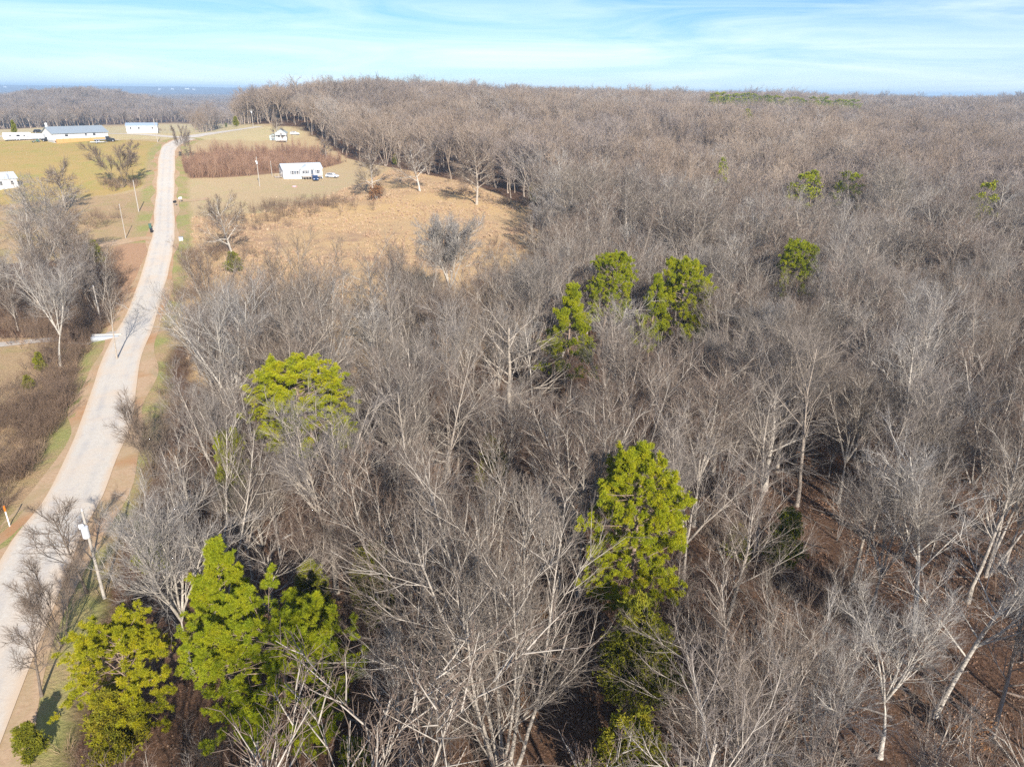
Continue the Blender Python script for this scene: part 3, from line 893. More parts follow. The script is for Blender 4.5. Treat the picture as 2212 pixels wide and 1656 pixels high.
# --- cedars and green bushes
CEDARS = [cedar_proto(9, 2.7, 9800, (DARKBARK, CEDAR), big=.115), cedar_proto(6, 2.2, 6300, (DARKBARK, CEDAR), big=.115), cedar_proto(5, 2.2, 5600, (DARKBARK, CEDAR_Y), big=.115),
          cedar_proto(6, 1.9, 900, (DARKBARK, CEDAR), big=.3)]
used_c = set()
for X, Y, k, h, hp, rs, lab, short in [
        (1392, 1285, 0, 10, 9, 1.2, "big olive green cedar standing below the tall lone pine", "the big cedar"),
        (1365, 1530, 0, 9, 9, 1.2, "dark cedar at the bottom edge before the big olive cedar", None),
        (1705, 1100, 1, 6.5, 6, 1.0, "dark green cedar on the leaf-covered slope to the right", "the slope cedar"),
        (235, 1495, 2, 5.5, 5, 1.0, "yellow-green cedar bush below the yellowish roadside pine", None),
        (305, 1115, 1, 6, 6, .8, "dim green cedar under roadside trees behind the transformer pole", None),
        (800, 1170, 1, 8, 6, .9, "dark cedar hidden beneath a spreading bare tree", None),
        (660, 1215, 1, 7, 6, .9, "shaded cedar behind the broadest pine", None),
        (1600, 1130, 1, 4, 6, 1.1, "low olive cedar right of the tall lone pine", None),
        (1065, 940, 1, 8, 6, .8, "faint green cedar among thick twigs in the middle woods", None),
        (480, 1010, 1, 5, 6, .8, "small cedar beneath the little roadside pine", None),
        (760, 1590, 1, 5, 6, .9, "shaded cedar at the bottom edge near the broadest pine", None),
        (45, 1560, 1, 3.2, 6, 1.1, "green cedar bush at the lower left corner beside the road", None)]:
    x, y, z = by_top(X, Y, h)
    s = h / hp
    o = put(CEDARS, used_c, k, x, y, (s * rs, s * rs, s), rng.uniform(0, 6.28))
    tag(o, lab, "cedar tree", "cedars under the bare trees")
    if short:
        NAMED.append((x, y, short))
        CORR.append((x, y, 4.0, 13.0))
    TAKEN.append((x, y, 2.0))
for X, Y, h, rs, lab in [(212, 578, 6, 1.0, "dark green cedar at the edge of the left roadside woods"), (90, 800, 3.2, 1.0, "light green bush under the pale spreading tree"),
                         (62, 838, 2.2, 1.3, "low green bush on the left field edge"), (505, 588, 4.5, 1.5, "green bush at the foot of the bare field tree"),
                         (1153, 440, 7, .8, "dark cedar at the right end of the orange field"), (1165, 425, 6, .7, "narrow cedar behind the one at the field end"),
                         (855, 356, 4.5, 1.1, "round cedar where the lawn meets the woods"), (489, 275, 5, 1.1, "small dark cedar beyond the hilltop road"),
                         (511, 273, 6, 1.1, "larger dark cedar beyond the hilltop road"), (35, 262, 8, .8, "far cedar behind the white trailers"),
                         (33, 290, 6, .7, "small cedar behind the travel trailer")]:
    x, y, z = ground_at(X, Y)
    s = h / 6
    o = put(CEDARS, used_c, 3, x, y, (s * rs, s * rs, s), rng.uniform(0, 6.28))
    tag(o, lab, "cedar tree", "cedars at the field edges")
    TAKEN.append((x, y, 1.5))

# ------------------------------------------------------------------ bare trees that stand out in the photo
def add_near(kind, h, mats, word, tk=1.0):
    NEAR.append([tree_proto(kind, h, 0, mats, tk), word, h, kind, False])
    return len(NEAR) - 1
K_CLUMP = add_near('clump', 18, (BARK, TWIG), 'many-stemmed')
K_DARK = add_near('single', 8, (DARKBARK, DARKTWIG), 'dark')
K_DARK2 = add_near('multi', 8, (DARKBARK, DARKTWIG), 'dark forked')
K_OAK = add_near('oak', 18, (BARK, DARKTWIG), 'broad', 3.4)
K_OAK2 = add_near('oak', 16, (BARK, DARKTWIG), 'broad', 3.4)
K_SYC = add_near('oak', 17, (PALEBARK, DARKTWIG), 'pale', 3.0)
K_VINE = add_near('multi', 15, (DARKBARK, TWIG), 'bushy', 2.6)
K_VASE = add_near('vase', 18, (PALEBARK, PALETWIG), 'pale', 2.0)
def special(x, y, k, h, rs, lab, short=None, rad=3.0, rz=None, grp="bare trees that stand apart"):
    s = h / NEAR[k][2]
    o = spawn(k, x, y, s, rng.uniform(0, 6.28) if rz is None else rz)
    o.scale = (s * rs, s * rs, s)
    tag(o, lab, "tree", grp)
    if short:
        NAMED.append((x, y, short))
    TAKEN.append((x, y, rad))
    return o
for X, Y, h, k, rs, lab, short, rad in [
        (1095, 1015, 22, K_CLUMP, 1.0, "huge many-stemmed bare tree filling the lower middle, before the tall lone pine", "the huge many-stemmed tree", 4),
        (1655, 1325, 15, K_CLUMP, 1.15, "wide grey bush-like bare tree at the bottom, right of the big olive cedar", "the wide bush-like tree", 3.5),
        (2000, 1285, 13, 8, 1.0, "pale-barked bare tree with lilac twigs over the leafy lower right slope", "the pale-barked slope tree", 3),
        (850, 1110, 14, 10, 1.0, "bare tree with long drooping arms behind the broadest pine", "the long-armed tree", 3),
        (850, 1400, 10.5, 9, .8, "whitish forked bare tree overlapping the right side of the broadest pine", "the whitish forked tree", 2.5),
        (1960, 1000, 15, 5, 1.1, "broad spreading bare tree high on the leafy right slope", "the slope's spreading tree", 3),
        (575, 960, 11.5, 6, .85, "fan-shaped bare tree above the pointed pine", "the fan-shaped tree", 2.5),
        (292, 1078, 9, 8, 1.0, "crooked pale bare tree right behind the transformer pole", "the crooked pale tree", 2.5),
        (138, 1095, 8.5, K_DARK, 1.1, "dark thin bare tree standing against the pale road", "the dark roadside tree", 2),
        (88, 1232, 7, K_DARK2, .9, "dark forked bare tree at the road edge, nearer than the transformer pole", None, 2),
        (40, 1345, 6.5, K_DARK, 1.1, "lowest dark bare tree leaning over the road at the left edge", None, 2),
        (300, 870, 9, K_DARK2, 1.0, "twisted dark tree at the road bend", None, 2),
        (72, 556, 16.5, 8, 1.05, "large pale spreading bare tree beside the gravel driveway", "the large pale tree", 4),
        (962, 472, 18, K_VASE, .95, "tallest pale bare tree rising into the orange field", "the tall pale field-edge tree", 2),
        (1327, 372, 18, K_SYC, .7, "white-limbed bare tree among brown woods beyond the field", None, 2),
        (2066, 234, 18, K_SYC, .8, "white bare tree far off near the right horizon", None, 2),
        (118, 345, 14, K_OAK2, .9, "grey bare tree standing in front of the yellow left field", None, 2),
        (215, 600, 13, 3, .9, "slender bare tree at the corner of the left roadside woods", None, 2),
        (545, 700, 12, 11, 1.0, "small twiggy bare tree at the road side of the field woods", None, 2)]:
    x, y, z = ground_at(X, Y, h)
    special(x, y, k, h, rs, lab, short, rad)
for X, Y, h, k, rs, lab in [
        (1030, 441, 19, K_OAK, 1.0, "broad bare tree with one thick trunk standing in the orange field"),
        (907, 413, 17, K_SYC, 1.0, "white-limbed bare tree at the back of the orange field"),
        (806, 426, 17, K_OAK2, .9, "bare tree with rusty low branches where lawn meets orange field"),
        (503, 556, 15, K_SYC, .8, "gnarled pale bare tree in the field near the road"),
        (268, 404, 14, K_VINE, 1.2, "bushy reddish bare tree beside the road below the long white building"),
        (402, 345, 13, K_VINE, .62, "narrow vine-covered tree at the roadside hilltop bend"),
        (1207, 562, 15, K_VINE, 1.25, "wide bushy bare tree at the right corner of the orange field"),
        (287, 282, 19, K_OAK, .6, "tall bare tree standing behind the small white hilltop home"),
        (600, 305, 13, K_OAK2, .7, "grey bare tree shading the gabled hilltop house"),
        (172, 700, 14, K_VINE, .75, "dark leaning tree over the culvert beside the utility pole"),
        (705, 345, 11, K_OAK2, .7, "grey bare tree standing in the reddish thicket behind the white home")]:
    x, y, z = ground_at(X, Y)
    special(x, y, k, h, rs, lab)
# rusty leaves kept on the lawn-edge tree: an oak sapling of its own below it
x, y, z = ground_at(815, 430)
r = empty("oak_sapling", (x, y - 1.5, float(zg(x, y - 1.5)) - .1))
tg = Tubes()
p_, r_ = grow(np.zeros((5, 3)), np.array([[math.cos(a) * .5, math.sin(a) * .5, 1] for a in np.arange(5) * 1.26]), np.full(5, 4.0), np.full(5, .06), 6, .1, .03)
tg.add(p_, r_, 4)
q, e, l2, r2 = kids(p_, r_, np.full(5, 4.), 8, .2, 1, R(50), .2, .6, .5)
p2, rd2 = grow(q, e, l2, r2, 4, .1, .02)
tg.add(p2, rd2, 3)
link("trunk", tg.mesh("trunk"), BARK, r)
cc = np.repeat(p2[:, 1:].reshape(-1, 3), 4, 0)
V, Fs = blades(cc + rng.normal(0, .25, cc.shape), unit(rng.normal(0, 1, cc.shape)), 5, .35, .16, .9)
link("crown", np_mesh("crown", V, Fs), RUST, r)
tag(r, "low oak still holding rusty brown leaves at the lawn corner", "tree")

# ------------------------------------------------------------------ the woods
for X_, Y_ in ((226, 1292), (219, 698)):
    x, y, z = ground_at(X_, Y_)
    CORR.append((x, y, 1.8, 26.0))
def cells(D0, D1, sp, amax=.86, back=0):
    yy = np.arange(D0, D1, sp)
    P = []
    for y in yy:
        w = amax * y + 14
        P.append(np.column_stack([np.arange(-w, w, sp), np.full(len(np.arange(-w, w, sp)), y)]))
    P = np.vstack(P)
    return P + rng.uniform(-.46, .46, P.shape) * sp
def wooded(P, strips=True):
    x, y = P[:, 0], P[:, 1]
    z = zt(x, y)
    X, Y = proj(x, y, z)
    ok = ~(inside(X, Y, OPEN_R) | inside(X, Y, OPEN_L) | inside(X, Y, OPEN_L2))
    ok &= dist_line(x, y, ROAD) > np.where(y < 110, 9.6, 6.0)
    ok &= dist_line(x, y, HIGHWAY) > 9
    sx = np.interp(y, ROAD[:, 1], ROAD[:, 0])
    left = (x < sx) & (y < 118)
    ok &= ~left
    a_ = x / np.maximum(y, 1)
    ok &= ~((a_ < -.372) & (y > 335) & (y < 455))
    ok &= ~((X < 75) & (y > 125) & (y < 330))
    for tx, ty, tr in TAKEN:
        ok &= (x - tx) ** 2 + (y - ty) ** 2 > tr * tr
    for cx, cy, hw, ln in (CORR if strips else ()):
        d = math.hypot(cx, cy)
        u, v = (x * cx + y * cy) / d, (x * cy - y * cx) / d
        ok &= ~((u < d + 1) & (u > d - ln) & (np.abs(v) < hw * np.maximum(u, 1) / d))
    return ok, X, Y
P = cells(17, 128, 5.4)
ok, X, Y = wooded(P)
thin = (X > 1740) & (Y > 1120)
SLOPE = [(1680, 1120), (1850, 1090), (2120, 1330), (2400, 1500), (2500, 2100), (1850, 2100), (1720, 1500)]
thin = inside(X, Y, SLOPE)
ok &= ~(thin & (rng.random(len(P)) < .42))
ok &= ~((X > 1690) & (X < 1810) & (Y > 1040) & (Y < 1600) & (rng.random(len(P)) < .7))
thin = thin[ok]
P = P[ok]
hs = rng.uniform(.58, 1.12, len(P)) * np.where(rng.random(len(P)) < .10, .65, 1)
_rd = dist_line(P[:, 0], P[:, 1], ROAD)
hs = np.where(_rd < 15, hs * np.interp(_rd, [9, 15], [.5, .95]), hs)
z = zt(P[:, 0], P[:, 1])
vis = np.zeros(len(P), bool)
for f in (.45, .7, .95):
    X, Y = proj(P[:, 0], P[:, 1], z + 16 * hs * f)
    vis |= (X > -40) & (X < 2250) & (Y < 1690) & (P[:, 1] > 19)
order = np.argsort(np.hypot(P[:, 0], P[:, 1]))
order = order[vis[order]]
chosen = order[:272]
rest = np.setdiff1d(np.arange(len(P)), chosen)
pool = [0, 1, 1, 2, 2, 3, 4, 4, 5, 5, 6, 7, 7, 8, 9, 11, 10, 2, 5]
for i in chosen:
    k = pool[int(rng.integers(len(pool)))] if not thin[i] else [0, 3, 9, 6, 9][int(rng.integers(5))]
    s = float(hs[i])
    o = spawn(k, float(P[i, 0]), float(P[i, 1]), s * rng.uniform(.94, 1.06), float(rng.uniform(0, 6.28)))
    TREES.append((o, NEAR[k][1], float(P[i, 0]), float(P[i, 1])))
for pr in NEAR:                                     # a builder's tree that no spot used
    if not pr[4]:
        for ch in list(pr[0].children):
            bpy.data.objects.remove(ch)
        bpy.data.objects.remove(pr[0])
def ordinal(n):
    w = ["", "first", "second", "third", "fourth", "fifth", "sixth", "seventh", "eighth", "ninth", "tenth", "eleventh", "twelfth"]
    return w[n] if n < len(w) else f"{n}{'th' if 10 <= n % 100 <= 20 else {1: 'st', 2: 'nd', 3: 'rd'}.get(n % 10, 'th')}"
def label_woods():
    marks = [m for m in NAMED if m[2] != "that"]
    b = {}
    for o, w, x, y in TREES:
        m = min(marks, key=lambda q: (q[0] - x) ** 2 + (q[1] - y) ** 2)
        dx, dy = x - m[0], y - m[1]
        side_ = ("behind" if dy > 0 else "in front of") if abs(dy) > abs(dx) else ("right of" if dx > 0 else "left of")
        b.setdefault((m[2], side_), []).append((dx * dx + dy * dy, o, w))
    for (m, side_), L_ in b.items():
        for n, (d, o, w) in enumerate(sorted(L_, key=lambda q: q[0]), 1):
            near_ = "nearest" if n == 1 else ordinal(n) + " nearest"
            tag(o, f"{w} leafless tree, {near_} {side_} {m}", "tree", "bare trees of the near woods")

# instanced masses: sources live in collections that are not part of the scene
def source_coll(name, objs):
    c = bpy.data.collections.new(name)
    for o in objs:
        c.objects.link(o)
    return c
def scatter(name, P, rot, scl, idx, coll, label, cat=None, kind='stuff', P3=None):
    me = bpy.data.meshes.new(name)
    V = P3 if P3 is not None else np.column_stack([P, zg(P[:, 0], P[:, 1]) - .05])
    me.from_pydata(V.tolist(), [], [])
    a = me.attributes.new("rot", 'FLOAT_VECTOR', 'POINT')
    a.data.foreach_set("vector", rot.astype(np.float32).ravel())
    a = me.attributes.new("scl", 'FLOAT_VECTOR', 'POINT')
    a.data.foreach_set("vector", scl.astype(np.float32).ravel())
    a = me.attributes.new("idx", 'INT', 'POINT')
    a.data.foreach_set("value", idx.astype(np.int32))
    o = bpy.data.objects.new(name, me)
    COL.objects.link(o)
    ng = bpy.data.node_groups.new(name, 'GeometryNodeTree')
    ng.interface.new_socket("Geometry", in_out='INPUT', socket_type='NodeSocketGeometry')
    ng.interface.new_socket("Geometry", in_out='OUTPUT', socket_type='NodeSocketGeometry')
    gi, go = ng.nodes.new("NodeGroupInput"), ng.nodes.new("NodeGroupOutput")
    ip, ci = ng.nodes.new("GeometryNodeInstanceOnPoints"), ng.nodes.new("GeometryNodeCollectionInfo")
    ci.inputs['Collection'].default_value = coll
    ci.inputs['Separate Children'].default_value = True
    ci.inputs['Reset Children'].default_value = True
    ip.inputs['Pick Instance'].default_value = True
    def att(nm, t):
        n = ng.nodes.new("GeometryNodeInputNamedAttribute")
        n.data_type = t
        n.inputs['Name'].default_value = nm
        return [s for s in n.outputs if s.enabled][0]
    k = ng.links.new
    k(gi.outputs[0], ip.inputs['Points'])
    k(ci.outputs[0], ip.inputs['Instance'])
    k(att("rot", 'FLOAT_VECTOR'), ip.inputs['Rotation'])
    k(att("scl", 'FLOAT_VECTOR'), ip.inputs['Scale'])
    k(att("idx", 'INT'), ip.inputs['Instance Index'])
    k(ip.outputs[0], go.inputs[0])
    md = o.modifiers.new("scatter", 'NODES')
    md.node_group = ng
    tag(o, label, cat, None, kind)
    return o
def src_obj(name, me):
    return bpy.data.objects.new(name, me)
FTW = [mat(n_, b_bark([(0, a_), (1, b_)])) for n_, a_, b_ in (("grey_twig", (.27, .25, .23), (.43, .40, .37)), ("brown_twig", (.23, .17, .125), (.40, .31, .235)),
       ("reddish_twig", (.19, .135, .10), (.32, .245, .19)), ("purplish_twig", (.15, .125, .12), (.29, .25, .24)))]
FARBARK = mat("brown_bark", b_bark([(0, (.38, .305, .235)), (.5, (.33, .265, .205)), (1, (.42, .355, .29))]))
srcs = []
kinds_ = ['single', 'multi', 'vase', 'single', 'vase', 'multi', 'single', 'oak']
for k_, m_ in zip(kinds_, [(BARK, TWIG)] * 6 + [(PALEBARK, PALETWIG), (BARK, TWIG)]):
    srcs.append(src_obj("woodland_tree", one_mesh("woodland_tree", k_, 17, 1, m_)))
n1 = len(srcs)
for tone in FTW:
    for k_ in ['single', 'vase', 'multi', 'vase']:
        srcs.append(src_obj("woodland_tree", one_mesh("woodland_tree", k_, 17, 2, (FARBARK, tone))))
for i, o in enumerate(srcs):
    o.name = f"woodland_tree.{i:03d}"
WC = source_coll("woodland_sources", srcs)
parts, sc_, id_ = [P[rest]], [hs[rest]], [rng.integers(0, n1, len(rest))]
for D0, D1, sp, lo, hi, lod, am in [(128, 210, 6.2, .6, 1.15, 1, .85), (210, 420, 6.4, .62, 1.18, 2, .84), (420, 900, 7.6, .75, 1.25, 2, .80), (900, 1900, 11, 1.0, 1.35, 2, .78)]:
    Q = cells(D0, D1, sp, am)
    ok, X, Y = wooded(Q)
    Q = Q[ok]
    parts.append(Q)
    sc_.append(rng.uniform(lo, hi, len(Q)))
    id_.append(rng.integers(0, n1, len(Q)) if lod == 1 else rng.integers(n1, len(srcs), len(Q)))
Q = cells(1900, 4200, 30, .78)
Q = Q[Q[:, 0] / Q[:, 1] < -.25]
parts.append(Q); sc_.append(rng.uniform(1.6, 2.2, len(Q))); id_.append(rng.integers(n1, len(srcs), len(Q)))
WP, WS, WI = np.vstack(parts), np.concatenate(sc_), np.concatenate(id_)
WS = np.where(WP[:, 1] > 1900, WS * .6, np.where((WP[:, 1] > 900) & (WP[:, 0] / WP[:, 1] < -.25), WS * .8, WS))
def lown(x, y, f):
    return np.sin(x * f + 1.7 * np.sin(y * f * .7)) * np.sin(y * f * 1.1 + 1.3 * np.sin(x * f * .8 + 2))
farm = WI >= n1
_k = ~((WP[:, 1] > 190) & (lown(WP[:, 0] + 7, WP[:, 1], 1 / 31.) > .72) & (rng.random(len(WP)) < .75))
WP, WS, WI, farm = WP[_k], WS[_k], WI[_k], farm[_k]
tone_ = lown(WP[:, 0], WP[:, 1], 1 / 38.) + .8 * lown(WP[:, 0] + 91, WP[:, 1], 1 / 90.) + rng.normal(0, .55, len(WP))
tone_i = np.where(tone_ > .9, 0, np.where(tone_ > -.1, 1, np.where(tone_ > -.65, 2, 3)))
tone_i = np.where((WP[:, 0] / WP[:, 1] < -.35) & (rng.random(len(WP)) < .6), 3, tone_i)
WI = np.where(farm, n1 + tone_i * 4 + rng.integers(0, 4, len(WP)), WI)
WS = WS * (1 + .14 * lown(WP[:, 0] + 40, WP[:, 1] + 11, 1 / 24.)) * np.where(rng.random(len(WP)) < .05, 1.22, 1)
wide_ = rng.uniform(.85, 1.25, len(WP)) * WS * np.where(WP[:, 1] > 420, 1.25, 1.0) * np.where(WP[:, 1] > 1900, 2.2, 1.0)
scatter("far_woods", WP, np.column_stack([np.zeros((len(WP), 2)), rng.uniform(0, 6.28, len(WP))]), np.column_stack([wide_, wide_, WS]), WI, WC,
        "leafless brown woods stretching over the hills to the horizon", "woods")
print("near individuals", len(TREES), "far", len(WP))

def shrub_mesh(name, h, n, m, spread, tw=6, rad=.02, up=.03, lod=3):
    T = Tubes()
    az = rng.uniform(0, 6.28, n)
    sp = spread * np.sqrt(rng.random(n))
    D = np.stack([np.cos(az) * sp, np.sin(az) * sp, np.ones(n)], 1)
    Ln = h * rng.uniform(.6, 1.1, n)
    p, r_ = grow(np.column_stack([D[:, 0] * .5, D[:, 1] * .5, np.zeros(n)]), D, Ln, np.full(n, rad), 5, .08, up, .4)
    T.add(p, r_, 3)
    q, e, l2, r2 = kids(p, r_, Ln, tw, .25, 1, R(35), .2, .4, .7, .4, rad * .4)
    p2, rd2 = grow(q, e, l2, r2, 3, .12, .05, .5)
    T.add(p2, rd2, 3)
    if lod > 3:
        q, e, l3, r3 = kids(p2, rd2, l2, 3, .2, 1, R(35), .2, .6, .7, .3, rad * .35)
        p3, rd3 = grow(q, e, l3, r3, 2, .1, .05, .6)
        T.add(p3, rd3, 3)
    me = T.mesh(name)
    me.materials.append(m)
    return me
def coll_of(name, meshes):
    obs = [src_obj(name, me) for me in meshes]
    for i, o in enumerate(obs):
        o.name = f"{name}.{i:03d}"
    return source_coll(name + "_sources", obs), len(obs)
def rnd_rot(n, tilt=.08):
    return np.column_stack([rng.normal(0, tilt, (n, 2)), rng.uniform(0, 6.28, n)])
def uni(s):
    return np.column_stack([s, s, s])
# undergrowth below the near woods
def leafy_sapling(name, h):
    T = Tubes()
    n = 5
    az = np.arange(n) * 2.4
    D = np.stack([np.cos(az) * .35, np.sin(az) * .35, np.ones(n)], 1)
    p, r_ = grow(np.zeros((n, 3)), D, h * rng.uniform(.6, 1, n), np.full(n, .02), 5, .1, .02, .4)
    q, e, l2, r2 = kids(p, r_, np.full(n, h), 6, .25, 1, R(50), .2, .35, .6)
    p2, rd2 = grow(q, e, l2, r2, 3, .12, .02, .5)
    T.add(p, r_, 3); T.add(p2, rd2, 3)
    V, Fs, M = T.arrays()
    c = np.repeat(p2[:, 1:].reshape(-1, 3), 3, 0)
    V2, F2 = blades(c + rng.normal(0, .12, c.shape), unit(rng.normal(0, 1, c.shape)), 4, .16, .08, .9)
    me = np_mesh(name, np.vstack([V, V2]), Fs + [F2[0] + len(V)], False, np.concatenate([M, np.ones(len(F2[0]), int)]))
    me.materials.append(TWIG); me.materials.append(RUST)
    return me
UC, nu = coll_of("sapling", [shrub_mesh("sapling", 6.0, 3, TWIG, .3, 11, .03, lod=4), shrub_mesh("sapling", 5.0, 6, TWIG, .45, 9, .022, lod=4), shrub_mesh("sapling", 3.2, 5, TWIG, .35, 7, .022, lod=4), shrub_mesh("sapling", 2.2, 8, BRUSHM, .6, 6, .014, lod=4), shrub_mesh("sapling", 4.5, 2, TWIG, .15, 9, .03, lod=4),
                               shrub_mesh("sapling", 1.5, 9, BRUSHM, .9, 5, .012), leafy_sapling("sapling", 2.2)])
Q = cells(18, 150, 2.8, .8)
ok, X, Y = wooded(Q, False)
Q = Q[ok & (rng.random(len(Q)) < np.where((X > 1650) & (Y > 1000), .35, .8))]
s = rng.uniform(.6, 1.25, len(Q))
scatter("undergrowth", Q, rnd_rot(len(Q)), uni(s), np.where(rng.random(len(Q)) < .07, nu - 1, rng.integers(0, nu - 1, len(Q))), UC, "thin saplings and brush growing under the bare trees", "undergrowth")
LM = []
for _ in range(3):
    c = rng.normal(0, .55, (46, 3)) * [1, 1, 0] + [0, 0, .06]
    V, Fs = blades(c, np.tile(np.array([0, 0, .15]), (46, 1)), 1, .15, .085, 1.0, .35)
    me = np_mesh("leaf_litter", V, Fs)
    me.materials.append(LITTERM)
    LM.append(me)
LC, nlm = coll_of("leaf_litter", LM)
Q = cells(19, 72, 1.15, .8)
ok, X, Y = wooded(Q, False)
Q = Q[ok & (lown(Q[:, 0], Q[:, 1], 1 / 3.1) + rng.normal(0, .5, len(Q)) > -.2)]
scatter("leaf_litter", Q, rnd_rot(len(Q), .05), uni(rng.uniform(.7, 1.3, len(Q))), rng.integers(0, nlm, len(Q)), LC, "fallen brown leaves covering the forest floor", "leaves")
FB = []
for _ in range(4):
    T = Tubes()
    p, r_ = grow(np.array([[0, 0, .1]]), np.array([[1, .1, .02]]), np.array([rng.uniform(2.5, 5)]), np.array([rng.uniform(.05, .11)]), 6, .1, 0, .4)
    q, e, l2, r2 = kids(p, r_, np.array([3.]), 5, .3, 1, R(45), .2, .5, .5)
    p2, rd2 = grow(q, e, l2, r2, 3, .15, -.05, .4)
    T.add(p, r_, 5); T.add(p2, rd2, 3)
    me = T.mesh("fallen_branch")
    me.materials.append(TWIG)
    FB.append(me)
FC, nf = coll_of("fallen_branch", FB)
Q = cells(20, 100, 4.2, .8)
ok, X, Y = wooded(Q, False)
Q = Q[ok]
scatter("fallen_branches", Q, rnd_rot(len(Q), .05), uni(rng.uniform(.4, 1.2, len(Q))), rng.integers(0, nf, len(Q)), FC, "fallen branches and sticks scattered over the leafy forest floor", "branches")
# brush along the road and the ditch
RC, nr = coll_of("brush", [shrub_mesh("brush", 1.8, 16, BRUSHM, .9, 6, .012, lod=4), shrub_mesh("brush", 2.6, 12, BRUSHM, .6, 7, .014, lod=4), shrub_mesh("brush", 1.1, 22, GRASSM, 1.1, 3, .012)])
pts = []
tl = np.gradient(ROAD, axis=0); tl /= np.linalg.norm(tl, axis=1)[:, None]
nl_ = np.stack([-tl[:, 1], tl[:, 0]], 1)
for i in range(0, len(ROAD)):
    x, y = ROAD[i]
    if 30 < y < 140:
        thick_ = np.interp(y, [30, 60, 80, 100, 140], [4, 8, 10, 11, 3])
        for _ in range(int(rng.poisson(thick_))):
            o_ = abs(rng.normal(0, 3.2)) + 6.5
            pts.append(ROAD[i] + nl_[i] * o_ * 1.0)
    if 26 < y < 110:
        for _ in range(int(rng.poisson(1.0))):
            pts.append(ROAD[i] - nl_[i] * (rng.uniform(6, 10)))
for X, Y, r_, n in [(100, 880, 5, 70), (60, 900, 4, 30), (130, 860, 4, 40), (30, 1000, 4, 25), (200, 480, 8, 40), (60, 640, 14, 160), (150, 600, 12, 120), (215, 560, 5, 40), (160, 660, 8, 80), (385, 350, 3, 14), (300, 280, 4, 14), (345, 282, 4, 12), (262, 400, 6, 50), (820, 425, 3, 10), (1010, 420, 8, 20), (1100, 440, 6, 30), (1190, 560, 6, 40), (690, 445, 12, 90), (610, 450, 10, 50), (560, 480, 10, 40), (450, 560, 8, 40), (420, 640, 6, 40), (1080, 545, 8, 30), (1000, 395, 6, 25), (230, 650, 6, 90), (215, 610, 6, 80), (240, 690, 3, 40), (180, 720, 4, 60), (120, 700, 10, 120)]:
    x, y, z = ground_at(X, Y)
    pts += [np.array([x, y]) + rng.normal(0, r_ * .55, 2) for _ in range(n)]
Q = np.array(pts)
Q = Q[dist_line(Q[:, 0], Q[:, 1], ROAD) > 5.2]
s = rng.uniform(.5, 1.35, len(Q)) * np.where(rng.random(len(Q)) < .15, 1.5, 1)
scatter("roadside_brush", Q, rnd_rot(len(Q)), uni(s), rng.integers(0, nr, len(Q)), RC, "brown leafless brush along the road, ditch and field edges", "brush")
# reddish sapling thicket
TC, nt_ = coll_of("thicket_stem", [shrub_mesh("thicket_stem", 4.2, 9, REDTWIG, .16, 6, .035, .02), shrub_mesh("thicket_stem", 3.4, 11, REDTWIG, .25, 5, .03, .02), shrub_mesh("thicket_stem", 5, 6, REDTWIG, .12, 7, .04, .02)])
def poly_points(poly, sp):
    w = np.array([ground_at(*p)[:2] for p in poly])
    lo, hi = w.min(0) - 4, w.max(0) + 4
    g_ = np.stack(np.meshgrid(np.arange(lo[0], hi[0], sp), np.arange(lo[1], hi[1], sp)), -1).reshape(-1, 2)
    g_ = g_ + rng.uniform(-.5, .5, g_.shape) * sp
    X, Y = proj(g_[:, 0], g_[:, 1], zt(g_[:, 0], g_[:, 1]))
    return g_[inside(X, Y, poly)]
Q = poly_points([(X_ + (X_ - 570) * .03, 350 + (Y_ - 350) * 1.08) for X_, Y_ in THICKET], 1.15)
_n = lown(Q[:, 0], Q[:, 1], 1 / 6.) + .7 * lown(Q[:, 0] + 31, Q[:, 1], 1 / 14.)
_X, _Y = proj(Q[:, 0], Q[:, 1], zt(Q[:, 0], Q[:, 1]))
_in = inside(_X, _Y, [(570 + (X_ - 570) * .95, 350 + (Y_ - 350) * .82) for X_, Y_ in THICKET])
keep = np.where(_in, rng.random(len(Q)) < .75 + .3 * _n, rng.random(len(Q)) < .3 + .5 * _n)
Q, _n = Q[keep], _n[keep]
s = rng.uniform(.5, 1.0, len(Q)) * (1 + .25 * _n) * np.where(rng.random(len(Q)) < .06, 1.5, 1)
scatter("thicket", Q, rnd_rot(len(Q), .05), uni(s), rng.integers(0, nt_, len(Q)), TC, "dense reddish brown sapling thicket between the two lawns", "thicket")
# broom sedge in the orange field
def tuft_mesh(name, h, n, m):
    V, Fs = blades(np.zeros((1, 3)) + rng.normal(0, .22, (8, 3)) * [1, 1, 0], np.tile(UP * 1.6, (8, 1)), n, h, .05, .8, .3)
    me = np_mesh(name, V, Fs)
    me.materials.append(m)
    return me
GC, ng_ = coll_of("grass_tuft", [tuft_mesh("grass_tuft", .7, 6, GRASSM), tuft_mesh("grass_tuft", .95, 5, GRASSM), tuft_mesh("grass_tuft", .5, 7, GRASSM)])
Q = poly_points([p for p in ORANGE], 1.0)
keep = rng.random(len(Q)) < .12 + .45 * (np.sin(Q[:, 0] / 9 + 1) * np.sin(Q[:, 1] / 7 + Q[:, 0] / 23) > -.1)
Q = Q[keep & (dist_line(Q[:, 0], Q[:, 1], ROAD) > 7)]
s = rng.uniform(.3, .95, len(Q))
scatter("dry_grass", Q, rnd_rot(len(Q), .12), uni(s), rng.integers(0, ng_, len(Q)), GC, "tufts of orange-brown dry grass covering the field", "grass")

